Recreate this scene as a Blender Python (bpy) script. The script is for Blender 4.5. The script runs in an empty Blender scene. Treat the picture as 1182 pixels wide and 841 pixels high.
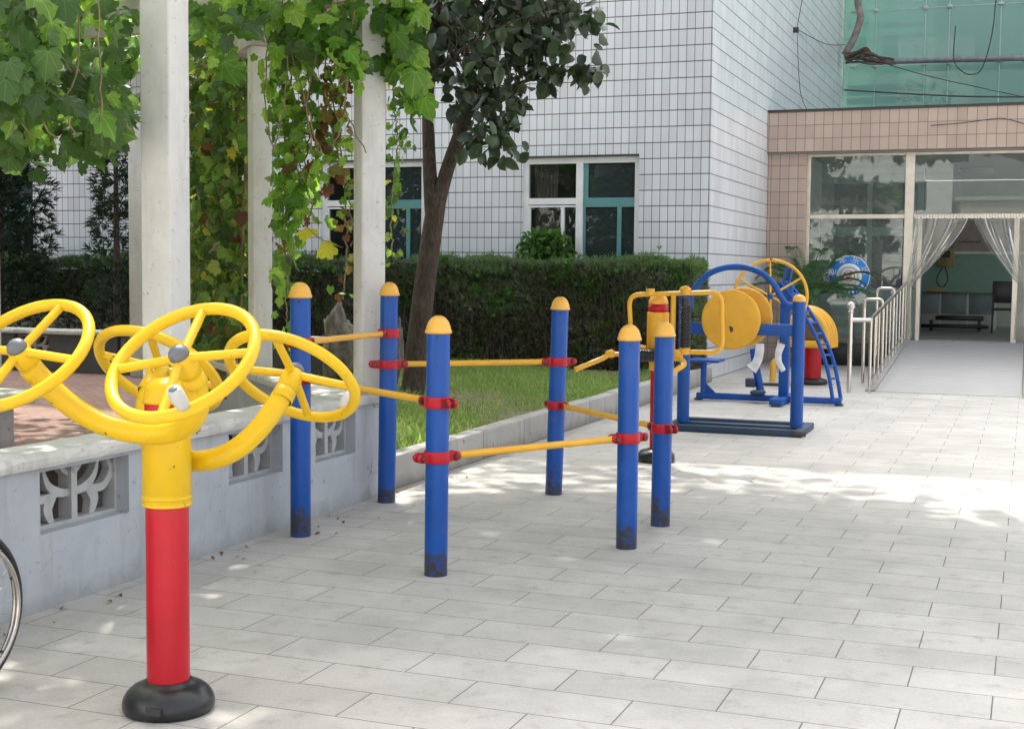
import bpy, bmesh, math, random
import numpy as np
from mathutils import Vector, Matrix
R = math.radians
random.seed(7); rng = np.random.default_rng(7)
scn = bpy.context.scene
COL = scn.collection

# ------------------------------------------------------------------ camera
F_PX, PW, PH = 1564.0, 1182.0, 841.0
YAW, PITCH, ROLL = math.atan(596 / F_PX), math.atan(109 / F_PX), 0.0096
r0 = Vector((math.cos(YAW), math.sin(YAW), 0)); f0 = Vector((-math.sin(YAW), math.cos(YAW), 0)); ZV = Vector((0, 0, 1))
FW = f0 * math.cos(PITCH) - ZV * math.sin(PITCH); UP = ZV * math.cos(PITCH) + f0 * math.sin(PITCH)
RT = r0 * math.cos(ROLL) + UP * math.sin(ROLL); UP = UP * math.cos(ROLL) - r0 * math.sin(ROLL)
EYE = Vector((0, 0, 1.5))
cd = bpy.data.cameras.new('camera'); cam = bpy.data.objects.new('camera', cd); COL.objects.link(cam)
cam.matrix_world = Matrix(((RT.x, UP.x, -FW.x, EYE.x), (RT.y, UP.y, -FW.y, EYE.y), (RT.z, UP.z, -FW.z, EYE.z), (0, 0, 0, 1)))
cd.sensor_width = 36; cd.lens = F_PX / PW * 36; cd.clip_end = 600; cd.clip_start = 0.05
scn.camera = cam

def at(x, y, Y=None, X=None, z=None, d=None):
    """world point on the sight line of a photo pixel, at a known real plane or depth"""
    v = FW + RT * ((x - PW / 2) / F_PX) - UP * ((y - PH / 2) / F_PX)
    if Y is not None: k = Y / v.y
    elif X is not None: k = X / v.x
    elif z is not None: k = (z - EYE.z) / v.z
    else: k = d
    return EYE + v * k

# ------------------------------------------------------------------ light
SUN_EL = R(56); SUN_H = Vector((-0.50, 0.866, 0)).normalized()
sun_dir = SUN_H * math.cos(SUN_EL) + ZV * math.sin(SUN_EL)
w = bpy.data.worlds.new('World'); scn.world = w; w.use_nodes = True
nt = w.node_tree; bg = nt.nodes['Background']; sk = nt.nodes.new('ShaderNodeTexSky'); sk.sky_type = 'NISHITA'
sk.sun_disc = False; sk.sun_elevation = SUN_EL; sk.sun_rotation = math.atan2(SUN_H.x, SUN_H.y); sk.air_density = 1.0; sk.dust_density = 6.0; sk.ozone_density = 0.3; sk.altitude = 50
hz_ = nt.nodes.new('ShaderNodeHueSaturation'); hz_.inputs['Saturation'].default_value = .28; nt.links.new(sk.outputs[0], hz_.inputs['Color']); nt.links.new(hz_.outputs[0], bg.inputs[0])  # a hazy, whitish sky
bg.inputs[1].default_value = 0.15
sl = bpy.data.lights.new('sun', 'SUN'); sl.energy = 2.0; sl.angle = R(0.9); sl.color = (1, 0.93, 0.83)
so = bpy.data.objects.new('sun', sl); COL.objects.link(so); so.rotation_euler = sun_dir.to_track_quat('Z', 'Y').to_euler(); so.location = (0, 0, 30)
scn.view_settings.view_transform = 'Standard'; scn.view_settings.look = 'None'; scn.view_settings.gamma = 1
scn.view_settings.use_curve_mapping = False; scn.view_settings.exposure = 1.82
scn.render.engine = 'CYCLES'
try:
    scn.cycles.use_denoising = True; scn.cycles.max_bounces = 10; scn.cycles.transparent_max_bounces = 24; scn.cycles.diffuse_bounces = 5
except Exception: pass

# ------------------------------------------------------------------ materials
M = {}
def new_mat(n):
    m = bpy.data.materials.new(n); m.use_nodes = True; M[n] = m
    t = m.node_tree; return m, t, t.nodes['Principled BSDF']
def N(t, typ, **k):
    n = t.nodes.new(typ)
    for a, b in k.items():
        if a.startswith('i_'): n.inputs[a[2:].replace('_', ' ')].default_value = b
        else: setattr(n, a, b)
    return n
def math_n(t, op, a, b=None):
    n = t.nodes.new('ShaderNodeMath'); n.operation = op
    for i, q in enumerate((a, b)):
        if q is None: continue
        if isinstance(q, (int, float)): n.inputs[i].default_value = q
        else: t.links.new(q, n.inputs[i])
    return n.outputs[0]
def mix_c(t, f, a, b):
    n = t.nodes.new('ShaderNodeMix'); n.data_type = 'RGBA'
    for sock, q in ((n.inputs[0], f), (n.inputs[6], a), (n.inputs[7], b)):
        if isinstance(q, (int, float)): sock.default_value = q
        elif isinstance(q, tuple): sock.default_value = (*q[:3], 1)
        else: t.links.new(q, sock)
    return n.outputs[2]
def noise(t, scale, detail=4, vec=None, rough=0.55):
    n = N(t, 'ShaderNodeTexNoise'); n.inputs['Scale'].default_value = scale; n.inputs['Detail'].default_value = detail; n.inputs['Roughness'].default_value = rough
    if vec is None:
        tc = N(t, 'ShaderNodeTexCoord'); vec = tc.outputs['Object']
    t.links.new(vec, n.inputs['Vector']); return n.outputs['Fac']
def ramp(t, f, lo, hi):
    n = N(t, 'ShaderNodeMapRange'); n.clamp = True; t.links.new(f, n.inputs[0]); n.inputs[1].default_value = lo; n.inputs[2].default_value = hi
    return n.outputs[0]
def bump(t, b, h, strength, dist=0.01):
    n = N(t, 'ShaderNodeBump'); n.inputs['Strength'].default_value = strength; n.inputs['Distance'].default_value = dist
    t.links.new(h, n.inputs['Height']); t.links.new(n.outputs[0], b.inputs['Normal'])
def plain(name, c, rough=0.5, var=0.12, scale=6, metal=0, bmp=0.0, bscale=40, spec=None):
    m, t, b = new_mat(name)
    f = noise(t, scale)
    d = tuple(x * (1 - var) for x in c); l = tuple(min(1, x * (1 + var)) for x in c)
    t.links.new(mix_c(t, ramp(t, f, .3, .7), d, l), b.inputs['Base Color'])
    b.inputs['Roughness'].default_value = rough; b.inputs['Metallic'].default_value = metal
    if spec is not None: b.inputs['Specular IOR Level'].default_value = spec
    if bmp: bump(t, b, noise(t, bscale), bmp)
    return m
def paint(name, c, rough=0.32, chip=(0.18, 0.07, 0.04), chips=0.72, dirt_z=None, scuff=0.06):
    """enamel on steel: slight tone changes, small chips, dirt worn in near the ground"""
    m, t, b = new_mat(name); tc = N(t, 'ShaderNodeTexCoord'); o = tc.outputs['Object']
    base = mix_c(t, ramp(t, noise(t, 5, 4, o), .3, .7), tuple(x * (1 - scuff * 2) for x in c), tuple(min(1, x * (1 + scuff)) for x in c))
    if chip is not None:
        f = ramp(t, noise(t, 26, 6, o, .68), chips - .035, chips - .02); base = mix_c(t, math_n(t, 'MULTIPLY', ramp(t, noise(t, 3.3, 6, o, .7), .52, .78), .45), base, tuple(x * .72 + .05 for x in c)); base = mix_c(t, math_n(t, 'MULTIPLY', ramp(t, noise(t, 11, 6, o, .75), .60, .74), .35), base, (.16, .14, .11))
        base = mix_c(t, f, base, chip)
    if dirt_z is not None:
        sx = N(t, 'ShaderNodeSeparateXYZ'); t.links.new(o, sx.inputs[0])
        z = math_n(t, 'ADD', sx.outputs[2], math_n(t, 'MULTIPLY', math_n(t, 'ADD', math_n(t, 'MULTIPLY', math_n(t, 'SUBTRACT', noise(t, 16, 6, o, .7), .5), .5), math_n(t, 'MULTIPLY', math_n(t, 'SUBTRACT', noise(t, 2.1, 2, o), .5), .35)), 1.0))
        base = mix_c(t, math_n(t, 'MULTIPLY', ramp(t, z, dirt_z + .03, dirt_z - .03), ramp(t, noise(t, 38, 5, o, .7), .30, .55)), base, (0.045, 0.04, 0.033))
    t.links.new(base, b.inputs['Base Color']); b.inputs['Specular IOR Level'].default_value = .38
    rr = N(t, 'ShaderNodeMapRange'); t.links.new(noise(t, 9, 4, o), rr.inputs[0]); rr.inputs[3].default_value = rough - .08; rr.inputs[4].default_value = rough + .14
    t.links.new(rr.outputs[0], b.inputs['Roughness'])
    bump(t, b, noise(t, 60, 2, o), .03, .003)
    return m
YEL = paint('yellow_enamel', (0.70, 0.45, 0.006), .3, chip=(.14, .035, .02), chips=.70)
YEL2 = paint('warm_yellow_enamel', (0.80, 0.42, 0.035), .34, chips=.74)
CAPY = plain('cap_plastic', (0.82, 0.44, 0.07), .4, .06)
RED = paint('red_enamel', (0.47, 0.005, 0.017), .3, chips=.78)
BLUE = paint('blue_enamel', (0.003, 0.075, 0.36), .3, chips=.76, dirt_z=.13)
BLUE2 = paint('blue_frame_enamel', (0.006, 0.080, 0.37), .38, chips=.74)
FBLUE = paint('faded_blue_plate', (0.025, 0.062, 0.12), .5, chip=(.05, .04, .035), chips=.6)
RUB = plain('black_rubber', (0.016, 0.016, 0.019), .30, .4, 12, bmp=.12)
GREYP = plain('grey_plastic', (0.12, 0.13, 0.15), .4, .1)
WHITEP = plain('white_plastic', (0.45, 0.45, 0.44), .45, .08)
STEEL = plain('stainless_steel', (0.62, 0.60, 0.56), .22, .06, 9, metal=1)
ALU = plain('white_aluminium', (0.74, 0.76, 0.77), .4, .05)
TEALF = plain('teal_frame', (0.10, 0.27, 0.28), .35, .06)
DARKM = plain('dark_metal', (0.03, 0.03, 0.032), .45, .2)
BOLT = plain('bolt_steel', (0.10, 0.08, 0.075), .45, .2, metal=.6)

# paving: long slabs in running bond
m, t, b = new_mat('paving'); tc = N(t, 'ShaderNodeTexCoord'); mp = N(t, 'ShaderNodeMapping'); t.links.new(tc.outputs['Object'], mp.inputs[0])
mp.inputs['Location'].default_value = (0.075, -5.05 + .2725 * 2, 0)
bk = N(t, 'ShaderNodeTexBrick'); t.links.new(mp.outputs[0], bk.inputs['Vector']); bk.offset = .5; bk.offset_frequency = 2
bk.inputs['Scale'].default_value = 1; bk.inputs['Brick Width'].default_value = .588; bk.inputs['Row Height'].default_value = .2725
bk.inputs['Mortar Size'].default_value = .0028; bk.inputs['Mortar Smooth'].default_value = .4; bk.inputs['Bias'].default_value = 0
bk.inputs['Color1'].default_value = (.425, .412, .38, 1); bk.inputs['Color2'].default_value = (.49, .475, .442, 1); bk.inputs['Mortar'].default_value = (.075, .072, .066, 1)
f1 = noise(t, 1.7, 8, tc.outputs['Object'], .68); f2 = noise(t, 75, 4, tc.outputs['Object'], .8); f4 = noise(t, 9, 6, tc.outputs['Object'], .7); f3 = noise(t, .35, 3, tc.outputs['Object'])
c1 = mix_c(t, ramp(t, f1, .42, .75), bk.outputs['Color'], (.34, .33, .305)); c1 = mix_c(t, math_n(t, 'MULTIPLY', ramp(t, f4, .54, .70), .6), c1, (.28, .262, .23)); c1 = mix_c(t, math_n(t, 'MULTIPLY', ramp(t, noise(t, 3.1, 5, tc.outputs['Object'], .6), .55, .75), .5), c1, (.56, .54, .50)); 
hs = N(t, 'ShaderNodeHueSaturation'); t.links.new(c1, hs.inputs['Color'])
t.links.new(math_n(t, 'ADD', .60, math_n(t, 'ADD', math_n(t, 'MULTIPLY', f2, .62), math_n(t, 'MULTIPLY', f3, .2))), hs.inputs['Value'])
c2 = mix_c(t, math_n(t, 'MULTIPLY', bk.outputs['Fac'], ramp(t, f4, .30, .48)), hs.outputs[0], (.10, .095, .085))
t.links.new(c2, b.inputs['Base Color']); b.inputs['Roughness'].default_value = .75
bump(t, b, math_n(t, 'SUBTRACT', math_n(t, 'MULTIPLY', f2, .25), bk.outputs['Fac']), .35, .004)
PAVE = m

m, t, b = new_mat('red_brick_floor'); tc = N(t, 'ShaderNodeTexCoord'); bk = N(t, 'ShaderNodeTexBrick'); mp = N(t, 'ShaderNodeMapping'); mp.inputs['Rotation'].default_value = (0, 0, R(45))
t.links.new(tc.outputs['Object'], mp.inputs[0]); t.links.new(mp.outputs[0], bk.inputs['Vector'])
bk.inputs['Scale'].default_value = 1; bk.inputs['Brick Width'].default_value = .2; bk.inputs['Row Height'].default_value = .1; bk.inputs['Mortar Size'].default_value = .004
bk.inputs['Color1'].default_value = (.21, .115, .092, 1); bk.inputs['Color2'].default_value = (.29, .165, .135, 1); bk.inputs['Mortar'].default_value = (.12, .10, .09, 1)
t.links.new(mix_c(t, ramp(t, noise(t, 3, 5), .45, .7), bk.outputs['Color'], (.24, .16, .135)), b.inputs['Base Color']); b.inputs['Roughness'].default_value = .85
BRICKF = m

def tile_mat(name, c, joint, tw, th, jw, jh, z0=0, u0=0, var=.07, vstr=1.0, rough=.28, streak=.12):
    """stack-bonded wall tiles; u runs along whichever horizontal axis the wall has"""
    m, t, b = new_mat(name); tc = N(t, 'ShaderNodeTexCoord'); sx = N(t, 'ShaderNodeSeparateXYZ'); t.links.new(tc.outputs['Object'], sx.inputs[0])
    u = math_n(t, 'DIVIDE', math_n(t, 'SUBTRACT', math_n(t, 'ADD', sx.outputs[0], sx.outputs[1]), u0), tw)
    v = math_n(t, 'DIVIDE', math_n(t, 'SUBTRACT', sx.outputs[2], z0), th)
    mu = math_n(t, 'MULTIPLY', math_n(t, 'LESS_THAN', math_n(t, 'FRACT', u), jw / tw), vstr); mv = math_n(t, 'LESS_THAN', math_n(t, 'FRACT', v), jh / th)
    mk = math_n(t, 'MAXIMUM', mu, mv)
    cx = N(t, 'ShaderNodeCombineXYZ'); t.links.new(math_n(t, 'FLOOR', u), cx.inputs[0]); t.links.new(math_n(t, 'FLOOR', v), cx.inputs[1])
    wn = N(t, 'ShaderNodeTexWhiteNoise'); wn.noise_dimensions = '2D'; t.links.new(cx.outputs[0], wn.inputs['Vector'])
    cl = mix_c(t, wn.outputs['Value'], tuple(x * (1 - var) for x in c), tuple(min(.9, x * (1 + var)) for x in c))
    cl = mix_c(t, math_n(t, 'MULTIPLY', math_n(t, 'GREATER_THAN', wn.outputs['Value'], .965), .6), cl, tuple(x * .80 for x in c))
    mp = N(t, 'ShaderNodeMapping'); mp.inputs['Scale'].default_value = (2.2, 2.2, .25); t.links.new(tc.outputs['Object'], mp.inputs[0])
    cl = mix_c(t, math_n(t, 'MULTIPLY', ramp(t, noise(t, 1.2, 5, mp.outputs[0]), .45, .8), streak * 3), cl, tuple(x * .62 for x in c))
    t.links.new(mix_c(t, mk, cl, joint), b.inputs['Base Color']); b.inputs['Roughness'].default_value = rough
    bump(t, b, math_n(t, 'MULTIPLY', mk, -1), .3, .004)
    return m
TILEF = tile_mat('white_wall_tiles', (.66, .69, .725), (.09, .088, .085), .1135, .217, .0085, .0135, z0=.006, u0=18.3 - 4.47)
TILES = tile_mat('brightened_side_tiles', (.72, .745, .775), (.13, .125, .12), .1135, .217, .003, .0135, z0=.006, u0=0, vstr=.25)  # same tile made lighter: the side's brighter light is put into its colour
TILEP = tile_mat('pink_wall_tiles', (.47, .365, .305), (.13, .11, .10), .147, .2135, .008, .009, z0=3.462, u0=.05, var=.08)

def wallpaint(name, c, dirt, crack=True):
    m, t, b = new_mat(name); tc = N(t, 'ShaderNodeTexCoord'); o = tc.outputs['Object']
    mp = N(t, 'ShaderNodeMapping'); mp.inputs['Scale'].default_value = (5, 5, .8); t.links.new(o, mp.inputs[0])
    cl = mix_c(t, ramp(t, noise(t, 3, 6, o, .65), .35, .75), c, tuple(x * .8 for x in c))
    cl = mix_c(t, math_n(t, 'MULTIPLY', ramp(t, noise(t, 2.5, 6, mp.outputs[0], .6), .52, .78), .55), cl, dirt)
    cl = mix_c(t, math_n(t, 'MULTIPLY', ramp(t, noise(t, 22, 6, o, .7), .60, .68), .8), cl, dirt); cl = mix_c(t, ramp(t, noise(t, 7, 8, o, .75), .64, .66), cl, tuple(x * .72 for x in dirt))
    sx = N(t, 'ShaderNodeSeparateXYZ'); t.links.new(o, sx.inputs[0])
    zz = math_n(t, 'ADD', sx.outputs[2], math_n(t, 'MULTIPLY', math_n(t, 'SUBTRACT', noise(t, 7, 5, o), .5), .2))
    cl = mix_c(t, math_n(t, 'MULTIPLY', ramp(t, zz, .10, .0), .7), cl, dirt)
    h = noise(t, 50, 4, o)
    if crack:
        dv = N(t, 'ShaderNodeTexVoronoi'); dv.feature = 'DISTANCE_TO_EDGE'; dv.inputs['Scale'].default_value = .8
        wv = N(t, 'ShaderNodeVectorMath'); wv.operation = 'ADD'; nz = N(t, 'ShaderNodeTexNoise'); nz.inputs['Scale'].default_value = 3; nz.inputs['Detail'].default_value = 6; t.links.new(o, nz.inputs['Vector'])
        t.links.new(o, wv.inputs[0]); t.links.new(nz.outputs['Color'], wv.inputs[1]); t.links.new(wv.outputs[0], dv.inputs['Vector'])
        k = math_n(t, 'MULTIPLY', ramp(t, dv.outputs['Distance'], .0035, .001), ramp(t, noise(t, 1.1, 2, o), .50, .56)); cl = mix_c(t, math_n(t, 'MULTIPLY', k, .75), cl, tuple(x * .45 for x in dirt))
    t.links.new(cl, b.inputs['Base Color']); b.inputs['Roughness'].default_value = .8; bump(t, b, h, .25, .004)
    return m
WALLB = wallpaint('pale_blue_wall_paint', (.45, .485, .525), (.27, .27, .265))
CAPC = wallpaint('weathered_cap_concrete', (.60, .59, .55), (.27, .255, .23), False)
COLW = wallpaint('white_column_paint', (.66, .66, .64), (.40, .385, .36), False)
LATT = wallpaint('grey_cast_lattice', (.46, .47, .47), (.22, .215, .205), False)
KERB = wallpaint('kerb_concrete', (.40, .39, .365), (.20, .185, .165), True)
STONE = plain('weathered_stone', (.19, .165, .135), .9, .45, 9, bmp=.8, bscale=14)
SOIL = plain('soil', (.17, .145, .09), .95, .35, 5, bmp=.6)
GRAN = plain('black_granite', (.02, .021, .023), .25, .3, 30)
m, t, b = new_mat('brown_bark'); tc = N(t, 'ShaderNodeTexCoord'); mp = N(t, 'ShaderNodeMapping'); mp.inputs['Scale'].default_value = (1, 1, .22); t.links.new(tc.outputs['Object'], mp.inputs[0]); f = noise(t, 55, 6, mp.outputs[0], .7)
t.links.new(mix_c(t, ramp(t, f, .35, .65), (.045, .03, .024), mix_c(t, ramp(t, noise(t, 6, 5), .4, .7), (.11, .078, .06), (.15, .125, .10))), b.inputs['Base Color']); b.inputs['Roughness'].default_value = .95; bump(t, b, f, 1.0, .03); BARK = m
STEMB = plain('vine_stem', (.19, .15, .08), .85, .35, 12)

def leaf_mat(name, cols, trans=.45, rough=.45, spec=.4, veins=False):
    m, t, b = new_mat(name); g = N(t, 'ShaderNodeNewGeometry'); cr = N(t, 'ShaderNodeValToRGB'); e = cr.color_ramp.elements
    e[0].color = (*cols[0], 1); e[1].color = (*cols[-1], 1)
    for i, c in enumerate(cols[1:-1]): x = e.new((i + 1) / (len(cols) - 1)); x.color = (*c, 1)
    t.links.new(g.outputs['Random Per Island'], cr.inputs[0])
    cl = cr.outputs[0]
    if veins:
        at_ = N(t, 'ShaderNodeAttribute'); at_.attribute_name = 'leaf'; sx = N(t, 'ShaderNodeSeparateXYZ'); t.links.new(at_.outputs['Vector'], sx.inputs[0])
        ax = math_n(t, 'ABSOLUTE', sx.outputs[0]); ang = math_n(t, 'ARCTAN2', ax, math_n(t, 'ADD', sx.outputs[1], .02)); mk = math_n(t, 'LESS_THAN', ax, .016)
        rad = math_n(t, 'SQRT', math_n(t, 'ADD', math_n(t, 'MULTIPLY', ax, ax), math_n(t, 'MULTIPLY', sx.outputs[1], sx.outputs[1])))
        for a_ in (.62, 1.25): mk = math_n(t, 'MAXIMUM', mk, math_n(t, 'LESS_THAN', math_n(t, 'MULTIPLY', math_n(t, 'ABSOLUTE', math_n(t, 'SUBTRACT', ang, a_)), rad), .012))
        hv = N(t, 'ShaderNodeHueSaturation'); hv.inputs['Value'].default_value = 1.55; hv.inputs['Saturation'].default_value = .85; t.links.new(cl, hv.inputs['Color'])
        blot = mix_c(t, math_n(t, 'MULTIPLY', ramp(t, noise(t, 24, 4), .52, .72), .35), cl, (.10, .12, .03))
        cl = mix_c(t, math_n(t, 'MULTIPLY', mk, .75), blot, hv.outputs[0])
    t.links.new(cl, b.inputs['Base Color']); b.inputs['Roughness'].default_value = rough; b.inputs['Specular IOR Level'].default_value = spec
    tr = N(t, 'ShaderNodeBsdfTranslucent'); hs = N(t, 'ShaderNodeHueSaturation'); hs.inputs['Value'].default_value = 2.2; hs.inputs['Hue'].default_value = .485; t.links.new(cl, hs.inputs['Color']); t.links.new(hs.outputs[0], tr.inputs[0])
    mx = N(t, 'ShaderNodeMixShader'); mx.inputs[0].default_value = trans; t.links.new(b.outputs[0], mx.inputs[1]); t.links.new(tr.outputs[0], mx.inputs[2])
    t.links.new(mx.outputs[0], t.nodes['Material Output'].inputs[0])
    return m
L_VINE = leaf_mat('grape_leaf', [(.05, .13, .018), (.08, .20, .022), (.12, .27, .03), (.19, .34, .04), (.09, .20, .03)], .5, veins=True)
L_VDARK = leaf_mat('deep_grape_leaf', [(.03, .075, .02), (.045, .11, .02), (.07, .15, .028), (.05, .10, .035)], .4, veins=True)
L_IVY = leaf_mat('ivy_leaf', [(.06, .13, .03), (.10, .20, .035), (.16, .28, .05), (.07, .15, .04), (.27, .31, .05), (.10, .19, .045)], .45)
L_DRY = leaf_mat('dry_leaf', [(.16, .07, .025), (.10, .045, .02), (.22, .12, .03), (.14, .16, .03)], .3)
L_YEL = leaf_mat('yellowed_leaf', [(.48, .42, .03), (.40, .44, .04)], .5)
L_TREE = leaf_mat('broad_tree_leaf', [(.022, .042, .022), (.04, .065, .035), (.065, .105, .045), (.03, .055, .03), (.05, .10, .03)], .15, .34, .6)
L_HEDGE = leaf_mat('hedge_sprig', [(.06, .095, .045), (.10, .145, .075), (.18, .22, .13), (.08, .12, .065), (.23, .25, .16)], .25, .7)
L_HEDGT = leaf_mat('fresh_lit_hedge_tip', [(.075, .17, .04), (.11, .23, .055), (.06, .14, .04)], .35, .6)
L_TWIG = leaf_mat('hedge_twig', [(.10, .075, .05), (.07, .055, .035), (.15, .115, .075)], .05, .9)
L_PALM = leaf_mat('palm_leaflet', [(.05, .13, .05), (.09, .20, .075)], .3, .4)
L_SHRUB = leaf_mat('shrub_leaf', [(.05, .13, .02), (.08, .19, .03)], .35)
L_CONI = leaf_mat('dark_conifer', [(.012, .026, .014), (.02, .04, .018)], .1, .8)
L_GRASS = leaf_mat('grass_blade', [(.10, .20, .04), (.15, .28, .055), (.21, .32, .08), (.34, .34, .16), (.13, .25, .05), (.17, .30, .06), (.19, .30, .07)], .35, .6)

def glass_mat(name, tint, refl=.1, refl_g=.6, rough=.0, diff=None, dfac=0):
    m, t, b = new_mat(name); t.nodes.remove(b); out = t.nodes['Material Output']
    tr = N(t, 'ShaderNodeBsdfTransparent'); tr.inputs[0].default_value = (*tint, 1); gl = N(t, 'ShaderNodeBsdfGlossy'); gl.inputs['Roughness'].default_value = rough
    lw = N(t, 'ShaderNodeFresnel'); lw.inputs[0].default_value = 1.6
    f = math_n(t, 'MINIMUM', math_n(t, 'ADD', math_n(t, 'MULTIPLY', lw.outputs[0], refl_g), refl), .95)
    mx = N(t, 'ShaderNodeMixShader'); t.links.new(f, mx.inputs[0]); t.links.new(tr.outputs[0], mx.inputs[1]); t.links.new(gl.outputs[0], mx.inputs[2]); last = mx
    if diff is not None:
        df = N(t, 'ShaderNodeBsdfDiffuse'); df.inputs[0].default_value = (*diff, 1); m2 = N(t, 'ShaderNodeMixShader'); m2.inputs[0].default_value = dfac
        t.links.new(mx.outputs[0], m2.inputs[1]); t.links.new(df.outputs[0], m2.inputs[2]); last = m2
    t.links.new(last.outputs[0], out.inputs[0]); return m
G_ENT = glass_mat('entrance_glass', (.80, .87, .85), .05, .55, 0, (.40, .44, .43), .13)
G_WIN = glass_mat('window_glass', (.72, .76, .76), .015, .35, 0, (.10, .11, .11), .06)
G_TEAL = glass_mat('teal_window_glass', (.26, .38, .38), .02, .35, 0, (.085, .12, .12), .3)
G_GREEN = glass_mat('green_facade_glass', (.60, .84, .77), .03, .5, 0, (.36, .60, .54), .42)
G_PVC = glass_mat('clear_plastic_strip', (.90, .90, .87), .04, .8, .15, (.55, .55, .50), .16)

# ------------------------------------------------------------------ mesh helpers
class MB:
    """collects shapes in world coordinates; build() links them as ONE mesh"""
    def __init__(s): s.v = []; s.f = []; s.sm = []
    def add(s, vs, fs, smooth=False):
        k = len(s.v); s.v += [tuple(p) for p in vs]; s.f += [tuple(i + k for i in f) for f in fs]; s.sm += [smooth] * len(fs); return s
    def box(s, a, b, m=None):
        x0, y0, z0 = a; x1, y1, z1 = b
        vs = [(x0, y0, z0), (x1, y0, z0), (x1, y1, z0), (x0, y1, z0), (x0, y0, z1), (x1, y0, z1), (x1, y1, z1), (x0, y1, z1)]
        if m is not None: vs = [m @ Vector(v) for v in vs]
        return s.add(vs, [(0, 3, 2, 1), (4, 5, 6, 7), (0, 1, 5, 4), (1, 2, 6, 5), (2, 3, 7, 6), (3, 0, 4, 7)])
    def bbox(s, a, b, bev=.006, m=None):
        bm = bmesh.new(); bmesh.ops.create_cube(bm, size=1)
        c = (Vector(a) + Vector(b)) / 2; d = Vector(b) - Vector(a)
        for v in bm.verts: v.co = Vector((v.co.x * d.x, v.co.y * d.y, v.co.z * d.z)) + c
        bmesh.ops.bevel(bm, geom=bm.edges[:], offset=min(bev, min(abs(x) for x in d) * .45), segments=2, affect='EDGES', profile=.5)
        if m is not None:
            for v in bm.verts: v.co = m @ v.co
        s.bm(bm, True); return s
    def bm(s, bm, smooth=False):
        bm.verts.index_update(); s.add([v.co.copy() for v in bm.verts], [[v.index for v in f.verts] for f in bm.faces], smooth); bm.free()
    def tube(s, pts, r, seg=14, cap=True, closed=False):
        pts = [Vector(p) for p in pts]; n = len(pts); rr = r if isinstance(r, (list, tuple)) else [r] * n
        tg = []
        for i in range(n):
            if closed: d = pts[(i + 1) % n] - pts[i - 1]
            else: d = pts[min(i + 1, n - 1)] - pts[max(i - 1, 0)]
            tg.append(d.normalized())
        u = tg[0].orthogonal().normalized(); vs = []; fs = []
        for i in range(n):
            u = (u - tg[i] * u.dot(tg[i])).normalized(); q = tg[i].cross(u)
            for k in range(seg):
                a = 2 * math.pi * k / seg; vs.append(pts[i] + (u * math.cos(a) + q * math.sin(a)) * rr[i])
        # for closed paths the frame may twist; planar rings keep it
        m = n if closed else n - 1
        for i in range(m):
            for k in range(seg):
                a = i * seg + k; b_ = i * seg + (k + 1) % seg; j = ((i + 1) % n) * seg
                fs.append((a, b_, j + (k + 1) % seg, j + k))
        s.add(vs, fs, True)
        if cap and not closed:
            s.add(vs[:seg], [tuple(range(seg))[::-1]]); s.add(vs[-seg:], [tuple(range(seg))])
        return s
    def cyl(s, a, b, r, seg=20, r2=None): return s.tube([a, b], [r, r if r2 is None else r2], seg)
    def ring(s, c, n, R_, r, seg=56, ts=12):
        n = Vector(n).normalized(); u = n.orthogonal().normalized(); q = n.cross(u); c = Vector(c)
        return s.tube([c + (u * math.cos(2 * math.pi * i / seg) + q * math.sin(2 * math.pi * i / seg)) * R_ for i in range(seg)], r, ts, closed=True)
    def lathe(s, prof, c=(0, 0, 0), axis=(0, 0, 1), seg=32):
        ax = Vector(axis).normalized(); u = ax.orthogonal().normalized(); q = ax.cross(u); c = Vector(c); vs = []; fs = []
        for (r, h) in prof:
            for k in range(seg):
                a = 2 * math.pi * k / seg; vs.append(c + ax * h + (u * math.cos(a) + q * math.sin(a)) * max(r, 1e-4))
        for i in range(len(prof) - 1):
            for k in range(seg):
                a = i * seg + k; b_ = i * seg + (k + 1) % seg; fs.append((a, b_, b_ + seg, a + seg))
        return s.add(vs, fs, True)
    def prism(s, poly, m, th):
        """2D outline (x, y) -> solid of thickness th along local z, placed by m"""
        n = len(poly); vs = [m @ Vector((x, y, -th / 2)) for x, y in poly] + [m @ Vector((x, y, th / 2)) for x, y in poly]
        fs = [tuple(range(n))[::-1], tuple(range(n, 2 * n))] + [(i, (i + 1) % n, (i + 1) % n + n, i + n) for i in range(n)]
        return s.add(vs, fs)
    def build(s, name, mat, parent=None, org=None, bevel=0):
        me = bpy.data.meshes.new(name)
        o = org if org is not None else (parent_loc(parent) if parent else Vector((0, 0, 0)))
        me.from_pydata([(p[0] - o[0], p[1] - o[1], p[2] - o[2]) for p in s.v], [], s.f)
        me.polygons.foreach_set('use_smooth', s.sm); me.materials.append(mat); me.update()
        ob = bpy.data.objects.new(name, me); COL.objects.link(ob)
        if parent: ob.parent = parent
        elif org is not None: ob.location = org
        if bevel:
            md = ob.modifiers.new('edge', 'BEVEL'); md.width = bevel; md.segments = 2; md.limit_method = 'ANGLE'
        return ob
def parent_loc(p):
    while p.parent: p = p.parent
    return Vector(p.location)
def tag(o, label, cat, group=None):
    o['label'] = label; o['category'] = cat
    if group: o['group'] = group
    return o
def thing(name, label, cat, loc=(0, 0, 0), group=None):
    o = bpy.data.objects.new(name, None); COL.objects.link(o); o.location = loc; o.empty_display_size = .1
    return tag(o, label, cat, group)
def struct(name, mb, mat): o = mb.build(name, mat); o['kind'] = 'structure'; return o
def copy_tree(o, parent=None):
    c = o.copy(); COL.objects.link(c); c.parent = parent
    for ch in [x for x in bpy.data.objects if x.parent == o]: copy_tree(ch, c)
    return c
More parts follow.
